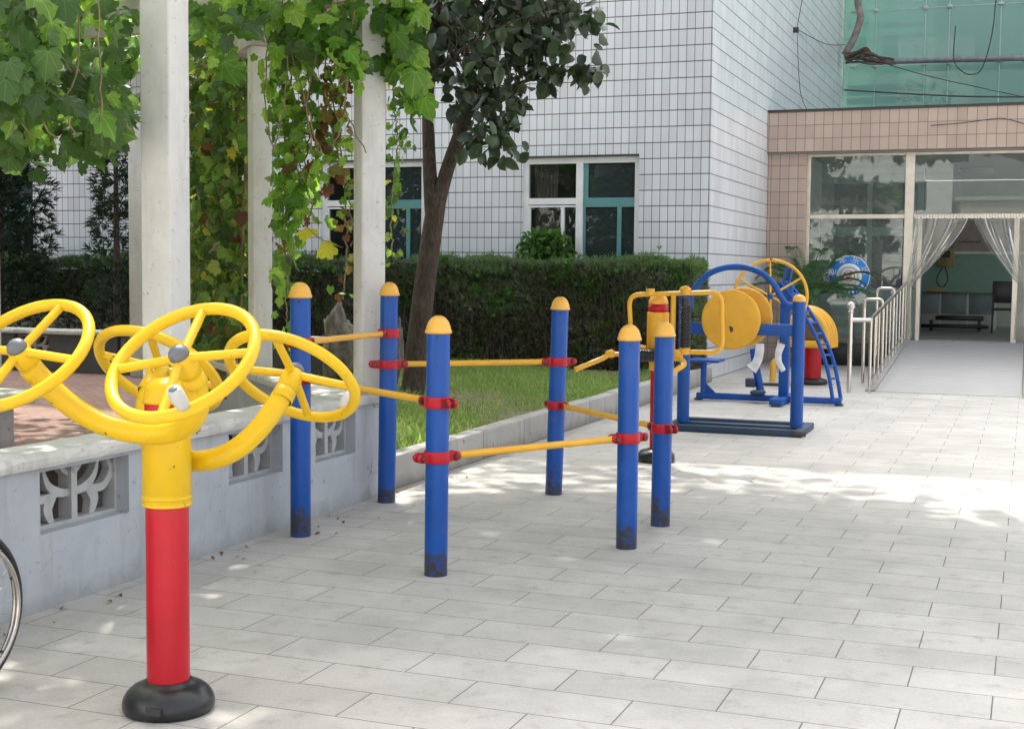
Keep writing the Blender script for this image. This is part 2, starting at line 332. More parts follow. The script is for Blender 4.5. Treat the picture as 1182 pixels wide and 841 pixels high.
def bez(p0, p1, p2, p3, n=24):
    p0, p1, p2, p3 = map(Vector, (p0, p1, p2, p3))
    return [p0 * (1 - t) ** 3 + p1 * 3 * t * (1 - t) ** 2 + p2 * 3 * t * t * (1 - t) + p3 * t ** 3 for t in [i / n for i in range(n + 1)]]
def smooth_path(pts, sub=6):
    pts = [Vector(p) for p in pts]; out = []
    for i in range(len(pts) - 1):
        a, b_, c, d = pts[max(i - 1, 0)], pts[i], pts[i + 1], pts[min(i + 2, len(pts) - 1)]
        for k in range(sub):
            t = k / sub
            out.append(.5 * ((2 * b_) + (c - a) * t + (2 * a - 5 * b_ + 4 * c - d) * t * t + (3 * b_ - a - 3 * c + d) * t ** 3))
    return out + [pts[-1]]
def round_loop(pts, rad, sub=6, closed=True):
    """polyline with rounded corners"""
    pts = [Vector(p) for p in pts]; n = len(pts); out = []
    for i in range(n):
        if not closed and i in (0, n - 1): out.append(pts[i]); continue
        a, b_, c = pts[i - 1], pts[i], pts[(i + 1) % n]
        d1 = (a - b_); d2 = (c - b_); r_ = min(rad, d1.length * .48, d2.length * .48)
        s_, e_ = b_ + d1.normalized() * r_, b_ + d2.normalized() * r_
        for k in range(sub + 1):
            t = k / sub; out.append(s_ * (1 - t) ** 2 + b_ * 2 * t * (1 - t) + e_ * t * t)
    return out

# leaves: many small faces in one mesh
def tmpl_grape():
    out = [(0, .02), (.10, -.13), (.27, -.15), (.42, -.04), (.47, .10), (.41, .20), (.53, .30), (.54, .44), (.44, .52), (.31, .53), (.31, .66), (.20, .78), (.08, .86), (0, 1.0)]
    out = out + [(-x, y) for x, y in out[-2:0:-1]]; n = len(out); c = (0, .30)
    zf = lambda x, y: -.16 * abs(x) ** 1.3 - .30 * y * y + .10 * y
    v = [(0, .30, zf(0, .3))] + [(c[0] + (x - c[0]) * .55, c[1] + (y - c[1]) * .55, zf(x * .55, c[1] + (y - c[1]) * .55) + .03 * ((i // 2) % 2)) for i, (x, y) in enumerate(out)] + [(x, y, zf(x, y) + .035 * math.sin(i * 2.4)) for i, (x, y) in enumerate(out)]
    f = [(0, 1 + i, 1 + (i + 1) % n) for i in range(n)] + [(1 + i, 1 + n + i, 1 + n + (i + 1) % n, 1 + (i + 1) % n) for i in range(n)]
    return np.array(v), f
def tmpl_oval():
    ys = [0, .18, .45, .75, 1.0]; ws = [0, .26, .36, .26, 0]; v = []; f = []
    for y, w_ in zip(ys, ws): v += [(-w_, y, .10 * w_ * 2 - .18 * y * y), (0, y, -.18 * y * y), (w_, y, .10 * w_ * 2 - .18 * y * y)]
    for i in range(4):
        a = 3 * i; f += [(a, a + 1, a + 4, a + 3), (a + 1, a + 2, a + 5, a + 4)]
    return np.array(v), f
def tmpl_small():
    return np.array([(0, 0, 0), (.3, .45, .06), (0, 1, -.1), (-.3, .45, .06)]), [(0, 1, 2), (0, 2, 3)]
def tmpl_blade(): return np.array([(-.5, 0, 0), (.5, 0, 0), (.12, .6, .12), (0, 1, .35)]), [(0, 1, 2), (0, 2, 3)]
def tmpl_sprig():
    v = []; f = []
    for k, (a, l) in enumerate([(-.7, .7), (-.3, .9), (.05, 1.0), (.4, .85), (.75, .65)]):
        c, s_ = math.cos(a), math.sin(a); p = len(v); z = (k % 2 - .5) * .35
        v += [(-.05, 0, 0), (.05, 0, 0), (s_ * l * .6 + .07, c * l * .6, z * .5), (s_ * l, c * l, z), (s_ * l * .6 - .07, c * l * .6, z * .5)]; f += [(p, p + 1, p + 2), (p, p + 2, p + 4), (p + 4, p + 2, p + 3)]
    return np.array(v), f
T_GR, T_OV, T_SM, T_BL, T_SP = tmpl_grape(), tmpl_oval(), tmpl_small(), tmpl_blade(), tmpl_sprig()
def unit(a): return a / np.maximum(np.linalg.norm(a, axis=1, keepdims=True), 1e-9)
def leaves(name, P, T, Nn, S, tmpl, mats, parent=None, org=None, midx=None, wide=1.0):
    P = np.asarray(P, float); T = unit(np.asarray(T, float)); Nn = np.asarray(Nn, float); Nn = unit(Nn - T * np.sum(T * Nn, 1, keepdims=True)); B = np.cross(T, Nn)
    tv, tf = tmpl; n = len(P); k = len(tv); zs = rng.uniform(.2, 2.5, n)[:, None, None]; xs = rng.uniform(.78, 1.15, n)[:, None, None]; S = np.asarray(S, float)[:, None, None]
    V = P[:, None, :] + S * (tv[None, :, 0:1] * B[:, None, :] * wide * xs + tv[None, :, 1:2] * T[:, None, :] + tv[None, :, 2:3] * Nn[:, None, :] * zs)
    o = org if org is not None else (parent_loc(parent) if parent else Vector((0, 0, 0)))
    V = V.reshape(-1, 3) - np.array(o)
    lens = [len(f) for f in tf]; flat = np.array([i for f in tf for i in f]); loops = (flat[None, :] + (np.arange(n) * k)[:, None]).ravel()
    tot = np.tile(lens, n); st = np.concatenate([[0], np.cumsum(tot)[:-1]])
    me = bpy.data.meshes.new(name); me.vertices.add(len(V)); me.vertices.foreach_set('co', V.astype(np.float32).ravel())
    me.loops.add(len(loops)); me.loops.foreach_set('vertex_index', loops.astype(np.int32)); me.polygons.add(len(tot)); me.polygons.foreach_set('loop_start', st.astype(np.int32))
    if not isinstance(mats, (list, tuple)): mats = [mats]
    for m_ in mats: me.materials.append(m_)
    if midx is not None: me.polygons.foreach_set('material_index', np.repeat(np.asarray(midx, np.int32), len(tf)))
    me.polygons.foreach_set('use_smooth', np.ones(len(tot), bool))
    la = me.attributes.new('leaf', 'FLOAT_VECTOR', 'POINT'); la.data.foreach_set('vector', np.tile(tv, (n, 1)).astype(np.float32).ravel())
    me.update(calc_edges=True)
    ob = bpy.data.objects.new(name, me); COL.objects.link(ob)
    if parent: ob.parent = parent
    elif org is not None: ob.location = org
    return ob
def rnd(n, s=1.0): return rng.normal(0, s, (n, 3))
def hang_dirs(n, droop=1.0, spread=.7):
    T = rnd(n, spread); T[:, 2] -= droop; Nn = rnd(n, .6); Nn[:, 2] += .7; Nn[:, 1] -= .5; return T, Nn

# ------------------------------------------------------------------ ground and setting
g = MB().box((-80, -60, -.3), (80, 90, 0)); struct('paving_ground', g, PAVE)
# raised lawn bed: soil, kerb
struct('lawn_soil', MB().prism([(-4.14, 8.2), (-4.14, 18.298), (-22, 18.298), (-22, 14.25), (-10.2, 14.25), (-7.75, 11.85)], Matrix.Translation((0, 0, .095)), .19), SOIL)
WX = -3.97
struct('pavilion_floor', MB().prism([(-4.2, 2.2), (-4.2, 7.98), (-7.85, 11.63), (-10.2, 13.98), (-22, 13.98), (-22, 2.2)], Matrix.Translation((0, 0, .075)), .15), BRICKF)
kb = MB(); y = 8.05
while y < 17.4:
    L_ = min(.92, 17.5 - y); kb.bbox((-4.14, y, 0), (-4.0 + .0 * random.random(), y + L_ - .006, .235 + random.uniform(-.006, .006)), .012); y += L_
kb.bbox((-4.145, 17.5, 0), (-4.03, 18.29, .20), .012)
struct('kerb', kb, KERB)

# ------------------------------------------------------------------ white tiled building
HB = 13.6
bld = thing('tiled_building', 'large white tiled building with white and teal framed windows behind the hedge', 'building', (-4.12, 18.3, 0))
wins = [(-6.845, -5.116, 1.0, 3.085), (-10.11, -8.38, 1.0, 3.085), (-17.3, -15.49, 1.0, 3.085), (-13.5, -11.8, 1.0, 3.085)]
ws = sorted(wins); mb = MB(); Y0, Y1 = 18.3, 18.58; x = -26
for (a, b_, z0, z1) in ws:
    mb.box((x, Y0, 0), (a, Y1, HB)); mb.box((a, Y0, 0), (b_, Y1, z0)); mb.box((a, Y0, z1), (b_, Y1, HB)); x = b_
mb.box((x, Y0, 0), (-4.12 - .002, Y1, HB))
mb.build('front_wall', TILEF, bld)
MB().box((-4.40, 18.582, 0), (-4.12, 31.8, HB)).build('side_wall', TILES, bld)
MB().box((-4.118, 18.3, 0.0), (-4.117, 18.582, HB)).build('corner_strip', TILES, bld)
MB().box((-26, 31.5, 0), (-4.41, 31.8, HB)).box((-26, 18.59, 0), (-25.7, 31.49, HB)).build('rear_wall', COLW, bld)
MB().box((-26, 18.59, HB - .3), (-4.41, 31.49, HB - .01)).box((-26, 18.6, 3.6), (-4.41, 31.4, 3.8)).box((-26, 22.5, 0), (-4.41, 22.6, 3.59)).build('floor_slab', plain('interior_plaster', (.16, .15, .14), .9), bld)
# overhanging upper bay at the far left
MB().box((-26, 16.9, 4.75), (-10.9, 18.298, 8.2)).build('upper_bay', TILEF, bld)
def window(a, b_, z0, z1, curtain):
    yo = 18.36; fr = MB(); fw = .075; m_ = (a + b_) / 2 - .02
    fr.box((a, yo, z0), (a + fw, yo + .1, z1)); fr.box((b_ - fw, yo, z0), (b_, yo + .1, z1)); fr.box((a + fw, yo, z1 - fw), (b_ - fw, yo + .1, z1)); fr.box((a + fw, yo, z0), (b_ - fw, yo + .1, z0 + fw))
    fr.box((m_ - .05, yo - .005, z0 + fw), (m_ + .05, yo + .105, z1 - fw))
    zt = z1 - .56
    fr.box((a + fw, yo + .01, zt - .09), (m_ - .05, yo + .09, zt)); fr.box((a + fw, yo + .005, zt - .13), (m_ - .05, yo + .05, zt - .105))
    xs = a + (m_ - a) * .70
    fr.box((xs - .025, yo + .012, z0 + fw), (xs + .025, yo + .07, zt - .131)); fr.box((a + fw, yo + .015, z0 + fw), (a + fw + .03, yo + .06, zt - .131))
    wf = fr.build('window', ALU, bld)
    tf = MB(); tf.box((m_ + .05, yo + .02, zt - .13), (b_ - fw, yo + .08, zt)); tf.box((m_ + .05, yo + .03, z0 + fw), (m_ + .085, yo + .07, zt - .13))
    xs2 = m_ + (b_ - m_) * .66
    tf.box((xs2 - .03, yo + .022, z0 + fw), (xs2 + .03, yo + .075, zt - .131)); tf.box((m_ + .05, yo + .03, zt), (m_ + .12, yo + .07, z1 - fw))
    tf.build('teal_sash', TEALF, wf)
    MB().box((a + fw, yo + .045, z0 + fw), (m_ - .05, yo + .051, z1 - fw)).build('pane', G_WIN, wf)
    MB().box((m_ + .05, yo + .045, z0 + fw), (b_ - fw, yo + .051, z1 - fw)).build('pane', G_TEAL, wf)
    MB().box((a - .05, 18.27, z0 - .06), (b_ + .05, 18.36, z0 - .003)).build('sill', ALU, wf)
    MB().box((a + .002, 18.292, z1 + .004), (b_ - .002, 18.298, z1 + .034)).build('dark_head_trim', DARKM, wf)
    if curtain:
        c = MB(); n = 26; vs = []; fs = []
        for i in range(n + 1):
            xx = a + .1 + .36 * i / n; yy = yo + .2 + .03 * math.sin(i * 1.6)
            vs += [(xx, yy, z0 + .05), (xx - .0 + .06 * 0, yy, z1 - .08)]
        for i in range(n): fs.append((2 * i, 2 * i + 2, 2 * i + 3, 2 * i + 1))
        c.add(vs, fs, True).build('curtain', plain('beige_curtain', (.36, .27, .23), .9, .1), wf)
        n = 30; vs = []; fs = []
        for i in range(n + 1):
            xx = a + .1 + .70 * i / n; yy = yo + .34 + .02 * math.sin(i * 1.3); vs += [(xx, yy, z0 + .05), (xx, yy, zt - .1)]
        for i in range(n): fs.append((2 * i, 2 * i + 2, 2 * i + 3, 2 * i + 1))
        MB().add(vs, fs, True).build('curtain', plain('mauve_curtain', (.17, .135, .135), .9, .1), wf)
for i, wdw in enumerate(wins): window(*wdw, i == 0)
# small bracket and cable on the side wall
MB().box((6.95, 22.9, .8), (6.96, 29.9, 3.42)).build('side_glazing', G_ENT, ann) if False else None
bk_ = MB(); p = at(916, 34, X=-4.12); bk_.bbox((-4.125, p.y - .05, p.z - .06), (-4.03, p.y + .05, p.z + .03), .01); bk_.build('cable_bracket', DARKM, bld)
q = at(975, 52, X=-4.1); q2 = at(925, -10, X=-4.1); q3 = at(930, 128, X=-4.09)
cw = MB().tube(smooth_path([(-4.06, p.y, p.z), (-4.04, (p.y + q.y) / 2, (p.z + q.z) / 2 - .12), (-4.08, q.y, q.z)]), .008, 6)
cw.tube([(-4.06, p.y, p.z), (-4.06, q2.y, q2.z)], .008, 6); cw.tube(smooth_path([(-4.06, p.y, p.z), (-4.06, p.y + .5, p.z - 1), (-4.06, q3.y, q3.z)]), .006, 6)
cw.build('wall_cable', DARKM, bld)

# ------------------------------------------------------------------ entrance annex
GY, FZ = 22.8, .43
ann = thing('entrance_annex', 'low entrance block with pink tiled fascia, glass front and steel doorway', 'building', (-1.8, GY, 0))
MB().box((-4.115, 22.5, 3.462), (7, 22.78, 4.115)).build('fascia', TILEP, ann)
MB().box((-4.115, 22.47, 4.117), (7, 31.49, 4.15)).build('roof', DARKM, ann)
MB().box((-4.113, 22.62, 0), (-3.50, 23.0, 3.46)).build('tiled_pier', TILEP, ann)
MB().box((-4.113, 22.55, 3.44), (7, 22.785, 3.4595)).build('soffit', plain('soffit_board', (.30, .29, .27), .8), ann)
INT = plain('hall_plaster', (.62, .62, .58), .85, .05); TEALW = plain('teal_wall_paint', (.27, .46, .40), .6, .06); HFLOOR = plain('hall_floor_tile', (.34, .34, .33), .35, .08)
MB().box((-3.49, 23.02, .0), (6.9, 30.0, FZ)).build('hall_floor', HFLOOR, ann)
MB().box((-3.49, 29.7, FZ + .002), (6.9, 30, 3.43)).box((-4.11, 23.02, FZ), (-3.5, 30, 3.43)).box((6.9, 22.8, 0), (7.1, 30, .8)).box((-4.1, 22.82, 3.46), (7, 30, 3.6)).build('hall_wall', INT, ann)  # unseen right side is only a sill, left open to brighten the hall
pb = at(1140, 337, Y=29.5).z; pt_ = at(1140, 293, Y=29.5).z
MB().box((-3.4, 29.65, pb - .2), (6.8, 29.69, pt_)).build('teal_wall_band', TEALW, ann)
a1, a2 = at(1100, 290, Y=29.6), at(1182, 255, Y=29.6)
MB().box((a1.x, 29.6, a1.z - .0), (a2.x + 1, 29.64, a2.z)).build('notice_board', plain('board_pinkgrey', (.42, .35, .33), .7), ann)
MB().box((a1.x, 29.57, a1.z - .06), (a2.x + 1, 29.598, a1.z)).build('board_trim', ALU, ann)
# faint row of writing on the board
wr = MB(); xx = at(1107, 279, Y=29.6).x
for i in range(13):
    zc = at(1115, 279, Y=29.6).z; wd = random.uniform(.015, .03); wr.box((xx, 29.594, zc - .02), (xx + wd, 29.599, zc + .02 * random.uniform(.3, 1))); xx += wd + .012
wr.build('board_lettering', DARKM, ann)
# steel framing of the front
fr = MB(); zt = 2.42
fr.box((-3.50, GY - .03, FZ - .4), (-3.44, GY + .05, 3.45)); fr.box((-3.44, GY - .025, zt - .035), (-1.93, GY + .045, zt + .035)); fr.box((-3.44, GY - .02, .0), (-1.95, GY + .04, .06))
fr.box((-1.93, GY - .05, 0.0), (-1.79, GY + .08, 3.45)); fr.box((-1.79, GY - .03, zt - .03), (6.9, GY + .05, zt + .03)); fr.box((-1.72, GY - .01, FZ - .02), (-1.655, GY + .05, zt - .03)); fr.box((-.265, GY - .02, FZ - .02), (-.185, GY + .06, zt - .03))
fr.box((-3.44, GY - .02, 3.40), (6.9, GY + .04, 3.45)); fr.box((2.5, GY - .03, 0.0), (2.6, GY + .05, 3.39))
fr.build('steel_frame', plain('brushed_steel', (.72, .68, .60), .35, .1, 5, metal=.85), ann, bevel=.006)
gl = MB(); gl.box((-3.44, GY, zt + .035), (-1.93, GY + .008, 3.40)); gl.box((-3.44, GY, .06), (-1.95, GY + .008, zt - .035)); gl.box((-1.79, GY, zt + .03), (2.5, GY + .008, 3.40)); gl.box((2.6, GY, .06), (6.9, GY + .008, 3.4)); gl.box((-.185, GY + .01, FZ), (2.5, GY + .018, zt - .03)); gl.box((-1.79, GY + .012, FZ), (-1.722, GY + .018, zt - .03))
gl.build('glass_pane', G_ENT, ann)
MB().bbox((-3.495, GY - .30, 0), (-2.06, GY - .035, .36), .01).build('granite_plinth', GRAN, ann)
# jagged holder strip of the plastic curtain
st = MB(); st.box((-1.78, GY - .075, zt - .035), (6, GY - .032, zt + .035))
for i in range(46): st.bbox((-1.77 + i * .045, GY - .10, zt - .03 + (i % 2) * .012), (-1.735 + i * .045, GY - .076, zt + .035), .004)
st.build('curtain_rail', STEEL, ann)
# partition with dark windows inside, behind the left glass
PY = 24.4; p0, p1 = at(948, 262, Y=PY), at(1048, 262, Y=PY); pf = MB(); za = at(990, 272, Y=PY).z; zb = at(990, 262, Y=PY).z; xm = at(1002, 300, Y=PY).x; zc = at(990, 333, Y=PY).z; zd = at(990, 212, Y=PY).z
PT = plain('partition_grey_teal', (.30, .38, .37), .6, .05)
pf.box((p0.x - .1, PY, FZ), (p0.x, PY + .08, 3.42)); pf.box((p0.x, PY, za), (p1.x + .15, PY + .08, zb)); pf.box((p0.x, PY, FZ), (p1.x + .15, PY + .08, zc)); pf.box((xm - .05, PY, zc), (xm + .05, PY + .08, za)); pf.box((p0.x, PY, zd), (p1.x + .15, PY + .08, 3.42)); pf.box((xm - .04, PY, zb), (xm + .04, PY + .08, zd)); pf.box((p1.x + .15, PY, FZ), (p1.x + .25, PY + .08, 3.42))
pf.build('inner_partition', PT, ann)
MB().box((p0.x, PY + .05, zc), (p1.x + .15, PY + .056, zd)).build('partition_pane', G_WIN, ann)
MB().box((p0.x, PY + 1.6, FZ), (p1.x + .15, PY + 1.65, 3.4)).build('dark_room_wall', DARKM, ann)

# clear plastic curtain, tied back to both sides
def drape(top0, top1, tie, side, label):
    n, k = 40, 26; vs = []; fs = []
    for j in range(k + 1):
        v = j / k; z = zt - .04 - v * (zt - .04 - FZ - .05)
        tz = (zt - .04 - tie[1]) / (zt - .04 - FZ)
        if v < tz: g_ = (v / tz) ** 1.3; a_ = top0 + (tie[0] - .04 - top0) * g_; b2 = top1 + (tie[0] + .04 - top1) * g_
        else: h_ = (v - tz) / (1 - tz); a_ = tie[0] - .04 - .04 * h_; b2 = tie[0] + .04 + .04 * h_
        for i in range(n + 1):
            u = i / n; amp = .025 + .02 * v
            sag = .0
            vs.append((a_ + (b2 - a_) * u, GY - .12 - amp + amp * (.6 * math.sin(u * 23 + v * 2 + side) + .4 * math.sin(u * 41 - v * 3 + 2 * side)), z + sag))
    for j in range(k):
        for i in range(n): a = j * (n + 1) + i; fs.append((a, a + 1, a + n + 2, a + n + 1))
    o = MB().add(vs, fs, True).build('plastic_curtain', G_PVC, None, Vector((tie[0], GY - .12, FZ)))
    tag(o, label, 'curtain')
tl, tr_ = at(1048, 333, Y=GY - .1), at(1178, 330, Y=GY - .1)
drape(-1.74, at(1118, 253, Y=GY).x, (tl.x, tl.z), 0, 'clear plastic door curtain tied back beside the steel handrail')
drape(at(1124, 253, Y=GY).x, -.16, (tr_.x, tr_.z), 1, 'clear plastic door curtain tied back at the doorway side away from the handrail')

# furniture in the hall
hx = lambda x, Y: at(x, 300, Y=Y).x
ct = thing('hall_counter', 'grey panelled counter with white legs inside the entrance hall', 'counter', (hx(1100, 28.4), 28.4, FZ))
x0, x1 = hx(1056, 28.4), hx(1152, 28.4); zt1 = at(1100, 337, Y=28.4).z; zt0 = at(1100, 362, Y=28.4).z
MB().bbox((x0, 28.1, zt1 - .03), (x1, 28.8, zt1), .008).build('counter_top', plain('counter_dark', (.12, .13, .14), .4), ct)
pnl = MB()
for i in range(3): pnl.bbox((x0 + .02 + i * (x1 - x0) / 3, 28.18, zt0), (x0 - .03 + (i + 1) * (x1 - x0) / 3, 28.21, zt1 - .035), .006)
pnl.build('front_panel', plain('counter_panel', (.22, .25, .28), .4), ct)
for i in range(4): MB().box((x0 + i * (x1 - x0 - .04) / 3, 28.2, FZ), (x0 + .04 + i * (x1 - x0 - .04) / 3, 28.26, zt1 - .03)).build('leg', ALU, ct)
MB().bbox((hx(1072, 28.4), 28.2, zt1), (hx(1092, 28.4), 28.45, zt1 + .09), .02).build('cloth_bundle_base', plain('tan_cloth', (.45, .33, .17), .9), None).name = 'tan_box'
o = bpy.data.objects['tan_box']; tag(o, 'small tan box lying on the hall counter', 'box')
be = thing('waiting_bench', 'low black waiting bench on the entrance hall floor', 'bench', (hx(1104, 27), 27, FZ))
x0, x1 = hx(1066, 27), hx(1144, 27); zs = at(1104, 366, Y=27).z
MB().bbox((x0 + .25, 26.9, zs - .06), (x1 - .1, 27.4, zs + .02), .02).build('seat', RUB, be)
MB().bbox((x0, 26.7, max(FZ + .06, zs - .24)), (x1, 27.2, max(FZ + .12, zs - .17)), .02).build('lower_shelf', RUB, be)
for sx in (x0 + .15, x1 - .2): MB().box((sx, 26.85, FZ), (sx + .05, 27.15, zs - .06)).build('leg', DARKM, be)
ch = thing('dark_chair', 'dark metal chair by the inner right side of the doorway', 'chair', (hx(1160, 26.3), 26.3, FZ))
cx = hx(1160, 26.3)
MB().bbox((cx - .2, 26.1, FZ + .42), (cx + .2, 26.5, FZ + .46), .01).build('seat', RUB, ch); MB().bbox((cx - .2, 26.48, FZ + .55), (cx + .2, 26.52, FZ + .95), .01).build('backrest', RUB, ch)
for dx in (-.18, .18):
    for dy in (26.12, 26.48): MB().cyl((cx + dx, dy, FZ), (cx + dx, dy, FZ + (.95 if dy > 26.3 else .42)), .014, 10).build('leg', DARKM, ch)
ph = thing('wall_phone', 'yellow wall telephone with a dangling cord in the hall', 'telephone', tuple(at(1091, 297, Y=29.3)))
pp = at(1091, 297, Y=29.3); MB().bbox((pp.x - .17, 29.4, pp.z - .2), (pp.x + .17, 29.64, pp.z + .2), .03).build('body', plain('ochre_plastic', (.34, .27, .11), .5), ph)
MB().bbox((pp.x - .1, 29.34, pp.z + .0), (pp.x + .1, 29.398, pp.z + .14), .02).build('handset', DARKM, ph)
MB().tube(smooth_path([(pp.x - .05, 29.42, pp.z - .2), (pp.x - .16, 29.4, pp.z - .45), (pp.x - .05, 29.4, pp.z - .62), (pp.x + .06, 29.4, pp.z - .45), (pp.x, 29.42, pp.z - .2)]), .012, 8).build('cord', DARKM, ph)
lp_ = at(1127, 187, Y=26.5); tag(MB().lathe([(0, -.02), (.3, -.02), (.32, .03), (.3, .06), (0, .06)], (lp_.x, 26.5, 3.38)).build('ceiling_lamp', WHITEP, None, Vector((lp_.x, 26.5, 3.38))), 'round white lamp on the entrance hall ceiling', 'lamp')

# round blue sign on the glass, ring of white characters
sc_ = at(980, 318.5, Y=GY - .05); SR = .335
sg = thing('round_sign', 'round blue sign with white characters and a red emblem on entrance glass', 'sign', (sc_.x, GY - .03, sc_.z))
AXN = (0, -1, 0)
def disc(r, y, mat, nm, ri=0): 
    m_ = MB()
    m_.lathe([(ri, 0), (r, 0), (r, .004), (ri, .004)], (sc_.x, y, sc_.z), AXN, 56)
    return m_.build(nm, mat, sg)
SB = plain('sign_blue', (.015, .22, .66), .4, .04); SW = plain('sign_white', (.78, .79, .78), .4, .03); SRD = plain('sign_red', (.55, .04, .05), .4, .03)
disc(SR, GY - .030, SW, 'rim'); disc(SR * .96, GY - .036, SB, 'blue_ring'); disc(SR * .61, GY - .042, SW, 'white_centre'); disc(SR * .50, GY - .048, plain('sign_grey', (.55, .60, .60), .5), 'grey_ring', SR * .46)
def text(body, size, mat, nm, parent, mw, ext=.002):
    c = bpy.data.curves.new(nm, 'FONT'); c.body = body; c.size = size; c.align_x = 'CENTER'; c.align_y = 'CENTER'; c.extrude = ext; c.resolution_u = 3
    tmp = bpy.data.objects.new(nm + '_tmp', c); COL.objects.link(tmp); dg = bpy.context.evaluated_depsgraph_get(); dg.update()
    me = bpy.data.meshes.new_from_object(tmp.evaluated_get(dg)); bpy.data.objects.remove(tmp); bpy.data.curves.remove(c)
    me.transform(Matrix.Translation(-parent_loc(parent)) @ mw); me.materials.clear(); me.materials.append(mat); me.name = nm
    o = bpy.data.objects.new(nm, me); COL.objects.link(o); o.parent = parent; return o
UPR = Matrix(((1, 0, 0, 0), (0, 0, -1, 0), (0, 1, 0, 0), (0, 0, 0, 1)))
for chh, a in (('老', 78), ('年', 24), ('乐', -22), ('园', -70)):
    rr = SR * .80; aa = R(a)
    text(chh, .13, SW, 'sign_character', sg, Matrix.Translation((sc_.x - math.sin(aa) * rr, GY - .044, sc_.z + math.cos(aa) * rr)) @ UPR @ Matrix.Rotation(aa, 4, 'Z'))
for i in range(9):
    aa = R(130 + i * 13); rr = SR * .80; mm = Matrix.Translation((sc_.x - math.sin(aa) * rr, GY - .043, sc_.z + math.cos(aa) * rr)) @ UPR @ Matrix.Rotation(aa, 4, 'Z'); MB().box((-.014, -.02, -.002), (.014, .02, .002), mm).build('printed_mark', SW, sg)
em = MB()
em.lathe([(SR * .24, 0), (SR * .28, 0), (SR * .28, .004), (SR * .24, .004)], (sc_.x, GY - .049, sc_.z + .0), AXN, 40)
for k, (z_, wd) in enumerate(((.04, .06), (.015, .085), (-.012, .085), (-.04, .07))): em.box((sc_.x - wd / 2, GY - .054, sc_.z + z_ - .007), (sc_.x + wd / 2, GY - .049, sc_.z + z_ + .007))
em.build('red_emblem', SRD, sg)
disc(SR * .42, GY - .0475, plain('sign_green', (.12, .38, .28), .5), 'green_ring', SR * .395)

# ramp and rails
rp = MB(); rp.add([(-1.8, 17.7, .004), (-.06, 17.7, .004), (-.06, GY - .02, FZ), (-1.8, GY - .02, FZ), (-1.8, 17.7, -.1), (-.06, 17.7, -.1), (-.06, GY - .02, -.1), (-1.8, GY - .02, -.1)], [(0, 1, 2, 3), (0, 4, 5, 1), (3, 2, 6, 7), (0, 3, 7, 4), (1, 5, 6, 2)])
m, t, b = new_mat('ribbed_ramp'); tc = N(t, 'ShaderNodeTexCoord'); sx = N(t, 'ShaderNodeSeparateXYZ'); t.links.new(tc.outputs['Object'], sx.inputs[0])
fy = math_n(t, 'FRACT', math_n(t, 'DIVIDE', sx.outputs[1], .15)); k = math_n(t, 'LESS_THAN', fy, .3)
t.links.new(mix_c(t, math_n(t, 'MULTIPLY', ramp(t, noise(t, 3, 5), .35, .7), .7), mix_c(t, k, (.42, .42, .415), (.25, .25, .248)), (.33, .33, .33)), b.inputs['Base Color']); b.inputs['Roughness'].default_value = .6; bump(t, b, k, .4, .006)
struct('ramp', rp, m); 
struct('ramp_edge', MB().add([(-1.92, 17.7, .02), (-1.803, 17.7, .02), (-1.803, GY - .1, FZ + .03), (-1.92, GY - .1, FZ + .03), (-1.92, 17.7, -.1), (-1.803, 17.7, -.1), (-1.803, GY - .1, -.1), (-1.92, GY - .1, -.1)], [(0, 1, 2, 3), (0, 4, 5, 1), (3, 2, 6, 7), (0, 3, 7, 4), (1, 5, 6, 2)]), KERB)
def railing(xr, xo, label, part_only=False):
    t_ = thing('steel_railing', label, 'railing', (xr, 17.55, 0)); s = (1 if xo > xr else -1)
    slope = FZ / (GY - 17.7); zr = lambda y_: .93 + max(0, (y_ - 17.6)) * slope
    ys = [17.6, 22.6]
    MB().tube([(xr, 17.6, .93), (xr, 22.6, zr(22.6))], .026, 12).build('handrail', STEEL, t_)
    MB().tube([(xr, 17.6, .14), (xr, 22.6, zr(22.6) - .79)], .016, 10).build('lower_rail', STEEL, t_)
    for i in range(11):
        yy = 17.6 + i * .5; MB().cyl((xr, yy, 0 if i == 0 else max(0.0, zr(yy) - .95)), (xr, yy, zr(yy)), .02 if i % 3 == 0 else .013, 10).build('baluster', STEEL, t_)
    for k_, yy in enumerate((17.5, 19.0, 20.6)):
        zz = zr(yy) + (.0 if k_ == 0 else .10)
        if k_ == 0:
            MB().cyl((xo, yy, 0), (xo, yy, 1.03), .03, 14).build('end_post', STEEL, t_)
            MB().lathe([(.0, 1.0), (.034, 1.0), (.036, 1.03), (.02, 1.035), (.045, 1.06), (.052, 1.09), (.04, 1.13), (0, 1.145)], (xo, yy, 0)).build('ball_finial', STEEL, t_)
            MB().tube([(xo, yy, .91), (xr, 17.6, .91)], .026, 10).build('cross_rail', STEEL, t_)
        else:
            MB().tube(round_loop([(xo, yy, 0), (xo, yy, zz), (xr, yy, zz), (xr, yy, zz - .12)], .06, closed=False), .022, 10).build('hoop', STEEL, t_)
railing(-1.86, -2.10, 'stainless steel ramp railing with ball topped post beside palm plant')
railing(-.03, .22, 'stainless steel ramp railing cut off by the photo edge opposite the palm plant')

